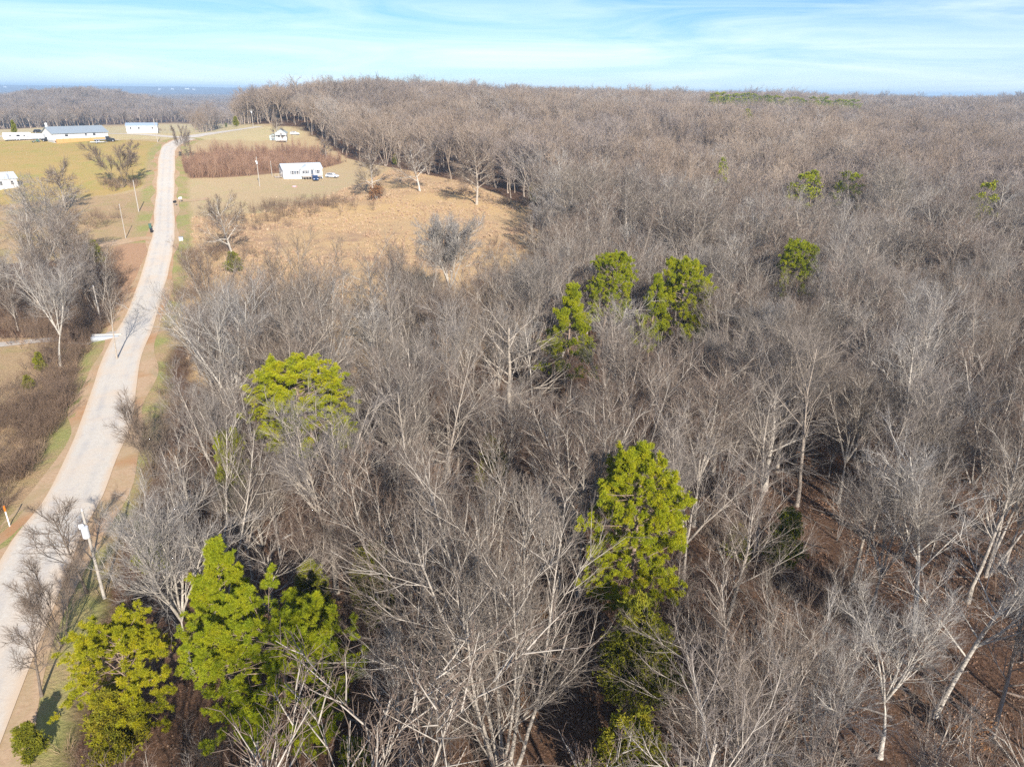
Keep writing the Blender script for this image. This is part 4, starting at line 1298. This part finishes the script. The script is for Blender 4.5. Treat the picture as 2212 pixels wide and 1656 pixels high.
# ------------------------------------------------------------------ built things
def b_panel(col, vec_axis=0, period=.3, amt=.82):
    def f(nt, b):
        s = node(nt, "ShaderNodeSeparateXYZ")
        nt.links.new(objco(nt), s.inputs[0])
        w = math_n(nt, 'FRACT', math_n(nt, 'DIVIDE', s.outputs[vec_axis], period), 0)
        c = mix(nt, mrange(nt, w, .0, .1, 1, 0), col, tuple(q * amt for q in col))
        c = mix(nt, mrange(nt, noise(nt, .7, 4, .7, objco(nt)), .5, .75, 0, .35), c, tuple(q * .8 for q in col))
        nt.links.new(c, b.inputs['Base Color'])
    return f
WHITE = mat("white_siding", b_panel((.66, .655, .64), 2, .2, .86), rough=.6)
WHITE_RIB = mat("white_ribbed_metal", b_panel((.64, .64, .63), 0, .3, .86), rough=.5)
ROOF_G = mat("grey_metal_roof", b_panel((.27, .31, .34), 0, .45, .85), rough=.45, spec=.4)
ROOF_B = mat("blue_grey_roof", b_panel((.30, .37, .46), 0, .4, .85), rough=.5)
ROOF_W = mat("pale_shingle_roof", b_panel((.46, .51, .56), 1, .25, .9), rough=.8)
SKIRT = mat("pale_blue_skirting", b_panel((.55, .63, .68), 0, .4, .9), rough=.7)
WOODT = mat("orange_wood_boards", b_panel((.52, .30, .12), 0, .15, .75), rough=.85)
WOODG = mat("weathered_wood", b_panel((.42, .36, .30), 0, .15, .8), rough=.9)
POLEM = mat("weathered_pole_wood", b_panel((.40, .36, .31), 2, 3, .92), rough=.9)
GLASS = mat("dark_window_glass", col=(.03, .035, .045), rough=.08, spec=.6)
TRIM = mat("white_trim", col=(.8, .8, .78), rough=.5)
SHUT = mat("dark_shutter", col=(.09, .11, .14), rough=.6)
TYRE = mat("black_tyre", col=(.02, .02, .02), rough=.9)
RIM = mat("steel_rim", col=(.5, .5, .52), rough=.35, metal=.8)
BLACKP = mat("black_paint", col=(.018, .02, .025), rough=.3, spec=.5)
BLUEP = mat("blue_paint", col=(.02, .05, .13), rough=.25, spec=.5)
SILVERP = mat("silver_paint", col=(.62, .64, .68), rough=.3, spec=.5)
WHITEP = mat("white_paint", col=(.8, .8, .8), rough=.3, spec=.5)
GREYM = mat("galvanised_grey", col=(.42, .44, .46), rough=.5, metal=.3)
LAMPM = mat("lamp_glass", col=(.7, .7, .68), rough=.15)
REDP = mat("red_plastic", col=(.5, .03, .02), rough=.4)
ORANGEP = mat("orange_plastic", col=(.75, .18, .02), rough=.5)
GREENP = mat("dark_green_paint", col=(.06, .13, .10), rough=.5)
PINKP = mat("pink_plastic", col=(.7, .35, .42), rough=.5)
CERAM = mat("grey_ceramic", col=(.55, .56, .58), rough=.3)
CONC = mat("concrete", b_panel((.45, .43, .40), 0, 2, .9), rough=.9)

def window(parent, x, z, w, h, y, shutters=False, face='y'):
    """a window on the wall whose outer face is at y (facing -y), or on an x wall when face is 'x'"""
    def bx(a0, a1, d0, d1, z0, z1):
        return (a0, a1, d0, d1, z0, z1) if face == 'y' else (d0, d1, a0, a1, z0, z1)
    f = MB()
    for a, b_, c, d in ((x - w / 2, x + w / 2, z, z + .08), (x - w / 2, x + w / 2, z + h - .08, z + h), (x - w / 2, x - w / 2 + .08, z + .08, z + h - .08),
                        (x + w / 2 - .08, x + w / 2, z + .08, z + h - .08), (x - w / 2 + .08, x + w / 2 - .08, z + h / 2 - .03, z + h / 2 + .03)):
        f.box(*bx(a, b_, y - .06, y + .03, c, d))
    o = f.build("window", TRIM, parent)
    MB().box(*bx(x - w / 2 + .082, x + w / 2 - .082, y - .02, y + .02, z + .082, z + h - .082)).build("pane", GLASS, o)
    if shutters:
        for s in (-1, 1):
            x0 = x + s * (w / 2 + .22)
            MB().box(*bx(x0 - .18, x0 + .18, y - .05, y - .003, z, z + h)).build("shutter", SHUT, o)
def gable_house(name, loc, rz, Lx, W, hw, hr, wall_m, roof_m, ov=.3, base=0.0, skirt=None):
    """long axis x, front face at -W/2, gable ends at +-Lx/2"""
    r = empty(name, loc, rz)
    w = MB()
    w.prism([(-W / 2, base), (W / 2, base), (W / 2, base + hw), (0, base + hw + hr), (-W / 2, base + hw)], -Lx / 2, Lx / 2)
    w.build("wall", wall_m, r)
    sl = hr / (W / 2)
    e = W / 2 + ov
    t = .14
    top = base + hw + hr + .03
    ro = MB()
    ro.prism([(-e, top - sl * e), (0, top), (e, top - sl * e), (e, top - sl * e + t), (0, top + t), (-e, top - sl * e + t)], -Lx / 2 - ov, Lx / 2 + ov)
    rf = ro.build("roof", roof_m, r)
    MB().box(-Lx / 2 - ov, Lx / 2 + ov, -.12, .12, top + t - .02, top + t + .05).build("ridge_cap", roof_m, rf)
    if skirt:
        k = .04
        MB().box(-Lx / 2 + k, Lx / 2 - k, -W / 2 + k, W / 2 - k, -.4, base - .003).build("skirting", skirt, r)
    return r
def wheel(parent, x, y, rad=.36, wd=.24, nm="wheel"):
    s = 1 if y > 0 else -1
    o = MB().cyl((x, y - wd / 2, rad), (x, y + wd / 2, rad), rad, n=16).build(nm, TYRE, parent)
    MB().cyl((x, y + s * (wd / 2 - .02), rad), (x, y + s * (wd / 2 + .015), rad), rad * .6, n=12).build("rim", RIM, o)
def car(name, loc, rz, paint, kind='suv', Lc=4.7, W=1.85):
    r = empty(name, loc, rz)
    h = Lc / 2
    if kind == 'suv':
        prof = [(-h, .45), (-h + .02, 1.0), (-h + .25, 1.05), (-h + .55, 1.62), (.45, 1.68), (1.15, 1.08), (h - .25, .95), (h, .72), (h, .35), (-h + .1, .35)]
        cab = [(-h + .45, 1.1), (-h + .68, 1.54), (.42, 1.59), (.95, 1.1)]
    elif kind == 'pickup':
        prof = [(-h, .5), (-h, 1.1), (-.75, 1.1), (-.6, 1.8), (.55, 1.84), (1.15, 1.16), (h - .2, 1.06), (h, .8), (h, .42), (-h + .1, .42)]
        cab = [(-.55, 1.18), (-.46, 1.7), (.5, 1.74), (.98, 1.18)]
    else:  # flatbed truck cab
        prof = [(.6, .6), (.6, 2.2), (1.9, 2.25), (2.35, 1.45), (h - .15, 1.35), (h, 1.0), (h, .5), (.6, .5)]
        cab = [(.85, 1.5), (.85, 2.1), (1.85, 2.14), (2.15, 1.5)]
    MB().prism(prof, -W / 2, W / 2, 'y').build("body", paint, r, .06)
    for s in (-1, 1):
        MB().prism(cab, s * W / 2 - .012, s * W / 2 + .012, 'y').build("side_window", GLASS, r)
    g_ = MB()
    a, b_ = cab[-1], cab[-2]
    g_.add([(a[0] + .19, -W / 2 + .15, a[1] - .0), (a[0] + .19, W / 2 - .15, a[1]), (b_[0] + .10, W / 2 - .22, b_[1]), (b_[0] + .10, -W / 2 + .22, b_[1]),
            (a[0] + .12, -W / 2 + .15, a[1] - .03), (a[0] + .12, W / 2 - .15, a[1] - .03), (b_[0] + .03, W / 2 - .22, b_[1] - .03), (b_[0] + .03, -W / 2 + .22, b_[1] - .03)],
           [(0, 1, 2, 3), (7, 6, 5, 4), (0, 4, 5, 1), (1, 5, 6, 2), (2, 6, 7, 3), (3, 7, 4, 0)])
    g_.build("windscreen", GLASS, r)
    for s in (-1, 1):
        MB().box(h - .05, h + .02, s * (W / 2 - .3) - .18, s * (W / 2 - .3) + .18, .68, .86).build("headlight", LAMPM, r)
    if kind == 'pickup':
        MB().box(-h + .12, -.85, -W / 2 + .12, W / 2 - .12, 1.09, 1.12).build("truck_bed", TYRE, r)
    if kind == 'flatbed':
        MB().box(-h, .5, -1.15, 1.15, .95, 1.1).build("flatbed", GREYM, r)
        MB().box(-h + .2, .9, -.45, .45, .6, .945).build("chassis", BLACKP, r)
        MB().box(.503, .58, -1.1, 1.1, 1.1, 2.0).build("headboard", GREYM, r)
    for x in ((-h + .95, h - .85) if kind != 'flatbed' else (-h + 1.0, -h + 1.9, h - .9)):
        for s in (-1, 1):
            wheel(r, x, s * (W / 2 - .1), .36 if kind != 'flatbed' else .45)
    return r
def at(X, Y):
    x, y, z = ground_at(X, Y)
    return (x, y, float(zg(x, y)))

# long white building with the grey metal roof
p = at(157, 303)
b = gable_house("long_building", (p[0], p[1] + 3, p[2] - .1), R(52), 22, 10.5, 2.7, 2.3, WHITE_RIB, ROOF_G, .5, .6, CONC)
for x, w, h in ((-5.7, 1.4, 1.8), (2.0, 1.0, 1.2), (5.4, 1.3, 1.5)):
    window(b, x, 1.9, w, h * .85, -5.25)
MB().box(-11.1, -11.003, -2.2, 1.8, .62, 3.2).build("garage_door", TRIM, b)
MB().box(-11.06, -11.003, 2.8, 3.8, .62, 2.7).build("door", GREYM, b)
MB().cyl((-10.2, 1.2, 5.6), (-10.2, 1.2, 7.2), .45, n=12).build("vent_stack", TRIM, b)
tag(b, "long white metal building with grey gabled roof on the hilltop", "building")
pd = empty("wooden_deck", b.matrix_basis @ Vector((0, 0, 0)), R(52))
pd.location = b.location
MB().box(-10.8, 10.8, -7.1, -5.3, .35, .5).build("deck_floor", WOODT, pd)
MB().box(-10.8, 10.8, -7.16, -7.1, -1.6, 1.25).build("board_skirt", WOODT, pd)
for x in np.linspace(-10.7, 10.7, 9):
    MB().box(x - .06, x + .06, -7.25, -7.162, -1.8, 1.4).build("post", WOODT, pd)
tag(pd, "orange timber deck running along the front of the long white building", "deck")
# travel trailer
p = at(40, 303)
t = empty("travel_trailer", p, R(35))
MB().prism([(-5.2, .75), (-4.6, .5), (4.6, .5), (5.0, .9), (5.3, 1.7), (4.9, 2.9), (4.4, 3.15), (-4.9, 3.15), (-5.2, 2.9)], -1.25, 1.25, 'y').build("body", WHITEP, t, .08)
for x, w, h in ((-2.6, .9, .55), (.2, 1.3, .8), (2.4, .8, .5)):
    MB().box(x - w / 2, x + w / 2, -1.285, -1.22, 1.6, 1.6 + h).build("window", GLASS, t)
MB().box(-1.5, -.85, -1.28, -1.22, .75, 2.6).build("door", TRIM, t)
MB().prism([(3.0, 1.3), (4.9, 1.5), (4.6, 1.75), (3.4, 1.7)], -1.285, -1.22, 'y').build("graphic_stripe", SHUT, t)
MB().box(-2.6, 2.6, -1.32, -1.24, 2.78, 2.95).build("awning", GREYM, t)
for x in (-.6, .4):
    for s in (-1, 1):
        wheel(t, x, s * 1.1, .36)
MB().cyl((5.0, .5, .55), (6.3, 0, .55), .06).cyl((5.0, -.5, .55), (6.3, 0, .55), .06).build("tow_bar", BLACKP, t)
tag(t, "white travel trailer with small dark windows parked by the long building", "trailer")
p = at(81, 302)
t = empty("cargo_trailer", (p[0], p[1] + 2, p[2]), R(35))
MB().prism([(-3.0, .5), (2.6, .5), (3.1, 1.2), (3.0, 2.4), (-3.0, 2.5)], -1.1, 1.1, 'y').build("body", WHITEP, t, .05)
MB().box(-2.9, 2.5, -1.13, -1.09, .52, .75).build("side_rail", GREYM, t)
for x in (-.6, .3):
    for s in (-1, 1):
        wheel(t, x, s * 1.0, .34)
tag(t, "plain white cargo trailer between the travel trailer and the long building", "trailer")
for X, Y, rz, paint, kind, lab in [(85, 287, 30, BLACKP, 'suv', "black sport utility car parked behind the white trailers"),
                                   (104, 305, 20, BLACKP, 'pickup', "dark pickup in front of the long building's gable end"),
                                   (124, 305, 25, BLUEP, 'suv', "dark car at the corner of the long white building")]:
    o = car("parked_car" if kind == 'suv' else "pickup_truck", at(X, Y), R(rz), paint, kind)
    tag(o, lab, "car" if kind == 'suv' else "pickup")
o = car("flatbed_truck", at(226, 306), R(32), BLACKP, 'flatbed', 8.0, 2.1)
tag(o, "black cab flatbed truck with empty grey bed by the long building", "truck")
t = empty("utility_cart", at(78, 307), R(40))
MB().box(-1.5, 1.5, -.7, .7, .4, .6).build("bed", GREENP, t)
MB().prism([(.2, .6), (.2, 1.1), (.9, 1.1), (1.4, .6)], -.65, .65, 'y').build("cowl", GREENP, t)
for x in (-1, 1):
    for s in (-1, 1):
        wheel(t, x, s * .7, .3)
tag(t, "dark green utility cart parked before the travel trailer", "cart")
for X, Y, rz, lab in [(211, 309, 20, "low white flat trailer lying before the timber deck"), (240, 305, 30, "second low flat trailer beside the black flatbed truck")]:
    t = empty("flat_trailer", at(X, Y), R(rz))
    MB().box(-2.6, 2.6, -1.0, 1.0, .5, .62).build("bed", WOODG if X > 230 else WHITEP, t)
    MB().cyl((2.6, .4, .5), (3.8, 0, .45), .05).cyl((2.6, -.4, .5), (3.8, 0, .45), .05).build("tow_bar", GREYM, t)
    for s in (-1, 1):
        wheel(t, -.2, s * 1.05, .3)
    tag(t, lab, "trailer", "flat trailers by the deck")
# small white hilltop home
p = at(303, 287.5)
b = gable_house("single_wide_home", (p[0], p[1] + 3, p[2] + .3), R(20), 13.5, 5, 2.7, 1.0, WHITE, ROOF_B, .25, .5, CONC)
for x in (-4.8, -1.3, 4.6):
    window(b, x, 1.6, 1.1, 1.1, -2.5)
MB().box(1.4, 2.3, -2.55, -2.503, .55, 2.6).build("door", GREYM, b)
tag(b, "small white home with blue-grey roof across the hilltop road", "building")
for X, Y in ((305, 284), (331, 287)):
    pass
# white double-wide home
p = at(646, 385)
b = gable_house("mobile_home", (p[0], p[1] + 3.2, p[2] - .1), R(27), 14.6, 7.8, 2.6, 1.6, WHITE, ROOF_W, .3, 1.0, SKIRT)
for x, w in ((-3.8, 1.0), (-2.0, .9), (.3, .85), (1.45, .85), (5.6, 1.1)):
    window(b, x, 1.75, w, 1.3, -3.9, True)
window(b, -1.2, 1.9, .9, 1.2, -7.3, False, 'x')
MB().box(3.0, 3.95, -3.96, -3.903, 1.02, 3.1).build("door", SHUT, b)
dm = MB()
dm.prism([(-1.0, 3.4), (4.0, 3.4), (1.5, 4.8)], -4.3, -1.0, 'y')
dm.build("dormer", WHITE, b)
MB().prism([(-1.35, 3.3), (1.5, 4.9), (4.35, 3.3), (4.35, 3.42), (1.5, 5.04), (-1.35, 3.42)], -4.55, -.8, 'y').build("dormer_roof", ROOF_W, b)
tag(b, "white double-wide mobile home with pale roof and dark shutters on the lawn", "building")
dk = empty("front_deck", b.location, R(27))
MB().box(-.8, 6.8, -6.9, -4.0, .85, 1.0).build("deck_floor", WOODG, dk)
for x in np.linspace(-.7, 6.7, 8):
    MB().box(x - .06, x + .06, -6.88, -6.76, -.3, .85).build("post", WOODG, dk)
MB().box(-.8, 6.8, -6.9, -6.8, 1.75, 1.85).build("handrail", WOODG, dk)
for x in np.linspace(-.6, 6.6, 12):
    MB().box(x - .03, x + .03, -6.88, -6.82, 1.003, 1.747).build("baluster", WOODG, dk)
tag(dk, "grey wooden deck on posts in front of the white mobile home", "deck")
sd = empty("side_steps", b.location, R(27))
MB().box(-10.2, -7.5, -2.6, .2, .8, .95).build("landing", WOODG, sd)
for i in range(4):
    MB().box(-10.0, -8.6, -2.9 - .3 * i, -2.6 - .3 * i, .6 - .2 * i, .66 - .2 * i).build("step", WOODG, sd)
for x in (-10.1, -8.9, -7.6):
    MB().box(x - .06, x + .06, -2.58, -2.46, -.3, 1.9).build("post", WOODG, sd)
MB().box(-10.2, -7.5, -2.56, -2.48, 1.9, 2.0).build("handrail", WOODG, sd)
tag(sd, "wooden steps and landing at the gable end of the white mobile home", "steps")
o = car("parked_car", at(681, 389), R(-68), BLUEP, 'pickup', 5.4, 1.95)
tag(o, "dark blue pickup parked nose out at the mobile home deck", "pickup")
o = car("parked_car", at(718, 383), R(-12), SILVERP, 'suv', 4.9, 1.9)
tag(o, "silver white car parked on the lawn right of the mobile home", "car")
t = empty("kids_slide", at(692, 384), R(30))
MB().prism([(-.9, .0), (-.7, 0), (.6, 1.3), (.6, 1.45), (.45, 1.45)], -.3, .3, 'y').build("chute", ORANGEP, t)
MB().box(.5, .6, -.3, .3, 0, 1.25).build("ladder", REDP, t)
tag(t, "small orange plastic play slide at the corner of the mobile home", "slide")
t = empty("paddling_pool", at(636, 403), 0)
MB().cyl((0, 0, 0), (0, 0, .28), .8, .85, 20).build("ring", PINKP, t)
MB().cyl((0, 0, .2), (0, 0, .285), .7, .72, 20).build("liner", TRIM, t)
tag(t, "small pink tub lying on the lawn before the mobile home", "tub")
# hilltop house with gable to the viewer
p = at(601, 306)
b = gable_house("hilltop_house", (p[0], p[1] + 6, p[2] - .1), R(90 + 14), 11, 5.2, 3.2, 1.7, WHITE, mat("green_grey_roof", b_panel((.34, .38, .37), 0, .4, .85), rough=.6), .4, .8, CONC)
for y in (-1.0, .9):
    window(b, y, 2.1, .9, 1.2, -5.55, False, 'x')
MB().box(-7.0, -5.55, -2.5, 2.5, .6, .75).build("porch_floor", WOODG, b)
MB().box(-7.0, -5.55, -2.7, 2.7, 3.2, 3.32).build("porch_roof", ROOF_W, b)
for y in (-2.4, 0, 2.4):
    MB().box(-6.95, -6.83, y - .06, y + .06, .753, 3.197).build("porch_post", TRIM, b)
tag(b, "white gabled hilltop house with porch beside a bare tree", "building")
p = at(588, 303)
t = empty("garden_shed", (p[0], p[1] + 2, p[2]), R(14))
MB().prism([(-1.6, 0), (1.6, 0), (1.6, 2.2), (0, 3.0), (-1.6, 2.2)], -1.5, 1.5, 'y').build("wall", mat("green_siding", b_panel((.42, .50, .49), 0, .3, .9), rough=.7), t)
MB().prism([(-1.8, 2.12), (0, 3.04), (1.8, 2.12), (1.8, 2.22), (0, 3.14), (-1.8, 2.22)], -1.7, 1.7, 'y').build("roof", ROOF_G, t)
MB().box(-.5, .5, -1.54, -1.503, 0, 1.9).build("door", GREYM, t)
tag(t, "pale green garden shed left of the gabled hilltop house", "shed")
o = car("parked_car", at(637, 291), R(8), WHITEP, 'suv')
tag(o, "white car under a bare tree right of the hilltop house", "car")
# white cottage cut by the left edge
p = at(-14, 410)
b = gable_house("field_cottage", (p[0] , p[1] + 3, p[2] - .1), R(48), 9, 6, 2.8, 1.6, WHITE, ROOF_W, .3, .5, SKIRT)
window(b, 0, 1.4, .9, 1.3, -3.0)
window(b, 3.0, 1.4, .9, 1.3, -3.0)
window(b, 0, 1.5, .9, 1.3, 4.55, False, 'x')
tag(b, "white cottage at the left edge below the yellow field", "building")

# utility poles
def pole(X, Y, h, label, arm=True, can=False, lean=0.0, name="utility_pole", rz=0.3, short=None, r0=.15):
    x, y, z = at(X, Y)
    r = empty(name, (x, y, z - .1), rz)
    r.rotation_euler = (0, lean, rz)
    MB().cyl((0, 0, -.4), (0, 0, h), r0, r0 * .72, 10).build("shaft", POLEM, r)
    if arm:
        MB().box(-1.1, 1.1, -.17, -.07, h - .75, h - .62).build("crossarm", POLEM, r)
        for q in (-1.0, -.4, 1.0):
            MB().cyl((q, -.12, h - .62), (q, -.12, h - .38), .06, .04, 8).build("insulator", CERAM, r)
    else:
        MB().cyl((0, 0, h), (0, 0, h + .22), .06, .04, 8).build("insulator", CERAM, r)
    if can:
        c = MB().cyl((.0, -.42, h - 2.2), (.0, -.42, h - 1.2), .28, .28, 14).build("transformer", CERAM, r, .03)
        MB().cyl((0, -.42, h - 1.2), (0, -.42, h - .98), .06, .04, 8).build("bushing", GREYM, c)
        MB().box(-.45, -.12, -.22, -.1, h - 1.5, h - 1.1).build("cutout", TRIM, r)
    tag(r, label, "utility pole", "utility poles along the roads")
    if short:
        NAMED.append((x, y, short))
    return r
pole(226, 1292, 8.7, "nearest utility pole carrying a pale transformer beside the road", False, True, short="the transformer pole", r0=.135)
pole(219, 698, 7.6, "grey utility pole over the dark ditch by the gravel driveway", False, short="the ditch pole")
pole(300, 457, 8.8, "utility pole beside the road below the bushy reddish tree", False)
pole(272, 514, 8.4, "thin slanting utility pole beside the short dirt driveway", False, r0=.10)
pole(341, 307, 9.6, "leaning utility pole left of the road's hilltop bend", False, lean=-.02)
pole(342, 286, 9.0, "farther thin utility pole at the end of the small white home", False, r0=.12)
pole(434, 282, 9.5, "utility pole beyond the hilltop road before the far woods", False)
pole(547.5, 276, 10, "utility pole at the woods' edge where the cross road ends", True, True)
pole(561, 402, 9.8, "utility pole with pale transformer on the mobile home lawn", False, True)
pole(588, 381, 5.5, "short bare pole standing at the thicket edge beside the mobile home", False, r0=.13)
pole(601, 300, 9.5, "thin pole in front of the gabled hilltop house", False, r0=.11)
# marker post
x, y, z = at(20, 1131)
r = empty("marker_post", (x, y, z), 0)
MB().cyl((0, 0, -.2), (0, 0, 1.7), .06, .06, 10).build("post", TRIM, r)
MB().cyl((0, 0, 1.7), (0, 0, 2.3), .085, .08, 12).build("cap", ORANGEP, r)
tag(r, "white marker post with orange top beside the road's left verge", "marker post")
# mailboxes and pedestals
def mailbox(X, Y, m, label):
    x, y, z = at(X, Y)
    r = empty("mailbox", (x, y, z), R(80))
    MB().box(-.05, .05, -.05, .05, -.2, 1.05).build("post", WOODG, r)
    bx = [(-.12, 1.05), (.12, 1.05), (.12, 1.22)] + [(.12 * math.cos(a), 1.22 + .12 * math.sin(a)) for a in np.linspace(.3, 2.84, 7)] + [(-.12, 1.22)]
    s = 2.2
    MB().prism([(u * s, 1.05 + (v - 1.05) * s) for u, v in bx], -.5, .5, 'x').build("box", m, r)
    MB().box(-.15, .15, .3, .34, 1.3, 1.5).build("flag", REDP, r)
    tag(r, label, "mailbox", "mailboxes by the road")
mailbox(379, 445, BLACKP, "dark mailbox on a post at the right road edge")
mailbox(391, 437, WHITEP, "white mailbox just behind the dark one")
x, y, z = at(392, 519)
r = empty("utility_pedestal", (x, y, z), .2)
MB().box(-.45, .45, -.4, .4, 0, .85).build("cabinet", WHITEP, r, .04)
MB().box(-.52, .52, -.47, .47, .853, .93).build("lid", GREYM, r)
tag(r, "white utility box on the right verge of the road", "utility box")
def bin_(X, Y, m, label):
    x, y, z = at(X, Y)
    r = empty("rubbish_bin", (x, y, z), .4)
    MB().add([(-.28, -.3, .08), (.28, -.3, .08), (.28, .3, .08), (-.28, .3, .08), (-.36, -.4, 1.05), (.36, -.4, 1.05), (.36, .4, 1.05), (-.36, .4, 1.05)],
             [(0, 3, 2, 1), (4, 5, 6, 7), (0, 1, 5, 4), (1, 2, 6, 5), (2, 3, 7, 6), (3, 0, 4, 7)]).build("tub", m, r, .03)
    MB().box(-.39, .39, -.44, .42, 1.053, 1.13).build("lid", m, r, .02)
    for s in (-1, 1):
        MB().cyl((s * .3, .33, .14), (s * .38, .33, .14), .14, n=12).build("wheel", TYRE, r)
    tag(r, label, "bin", "bins at the driveway")
bin_(325, 492, GREENP, "dark bin at the left road edge above the dirt driveway")
bin_(328, 502, BLACKP, "black bin nearest the dirt driveway mouth")
# culvert
x, y, z = at(228, 728)
r = empty("culvert_pipe", (x, y, z - .55), R(8))
n = 18
v = []
for xx in (-2.2, 2.2):
    for rr in (.55, .48):
        v += [(xx, rr * math.cos(6.2832 * i / n), .5 + rr * math.sin(6.2832 * i / n)) for i in range(n)]
f = []
for i in range(n):
    j = (i + 1) % n
    f += [(i, j, 2 * n + j, 2 * n + i), (n + i, 3 * n + i, 3 * n + j, n + j), (i, n + i, n + j, j), (2 * n + i, 2 * n + j, 3 * n + j, 3 * n + i)]
MB().add(v, f).build("pipe", GREYM, r)
MB().box(-2.4, 2.4, .56, .8, .2, 1.15).build("headwall", CONC, r)
tag(r, "grey culvert pipe under the gravel driveway by the road", "culvert")
# far town specks on the blue hills
for i, (X, D, w) in enumerate([(13, 7400, 22), (345, 7300, 22), (373, 7400, 24), (405, 7500, 40), (419, 7350, 26)]):
    lx, f_, dr = ray(X, 195)
    x = lx / f_ * D
    r = gable_house("far_building", (x, D, float(zg(x, D))), rng.uniform(-.3, .3), w, 14, 8, 3, WHITE, ROOF_W)
    tag(r, f"tiny white building on the distant blue hills, {ordinal(i + 1)} from the left", "building", "town specks on the far hills")
label_woods()

# ------------------------------------------------------------------ haze
hb = MB().box(-11000, 11000, -3200, 11000, float(GZ.min()) - 1.5, max(float(GZ.max()) + 14, 70))
hm = bpy.data.materials.new("pale_haze")
hm.use_nodes = True
nt = hm.node_tree
nt.nodes.clear()
ho = nt.nodes.new("ShaderNodeOutputMaterial")
hv = nt.nodes.new("ShaderNodeVolumePrincipled")
hv.inputs['Color'].default_value = (.52, .75, 1.0, 1)
hv.inputs['Density'].default_value = 1.8e-4
hv.inputs['Anisotropy'].default_value = 0
nt.links.new(hv.outputs[0], ho.inputs['Volume'])
ob = hb.build("haze", hm)
tag(ob, "thin pale haze over the whole landscape", None, None, 'stuff')
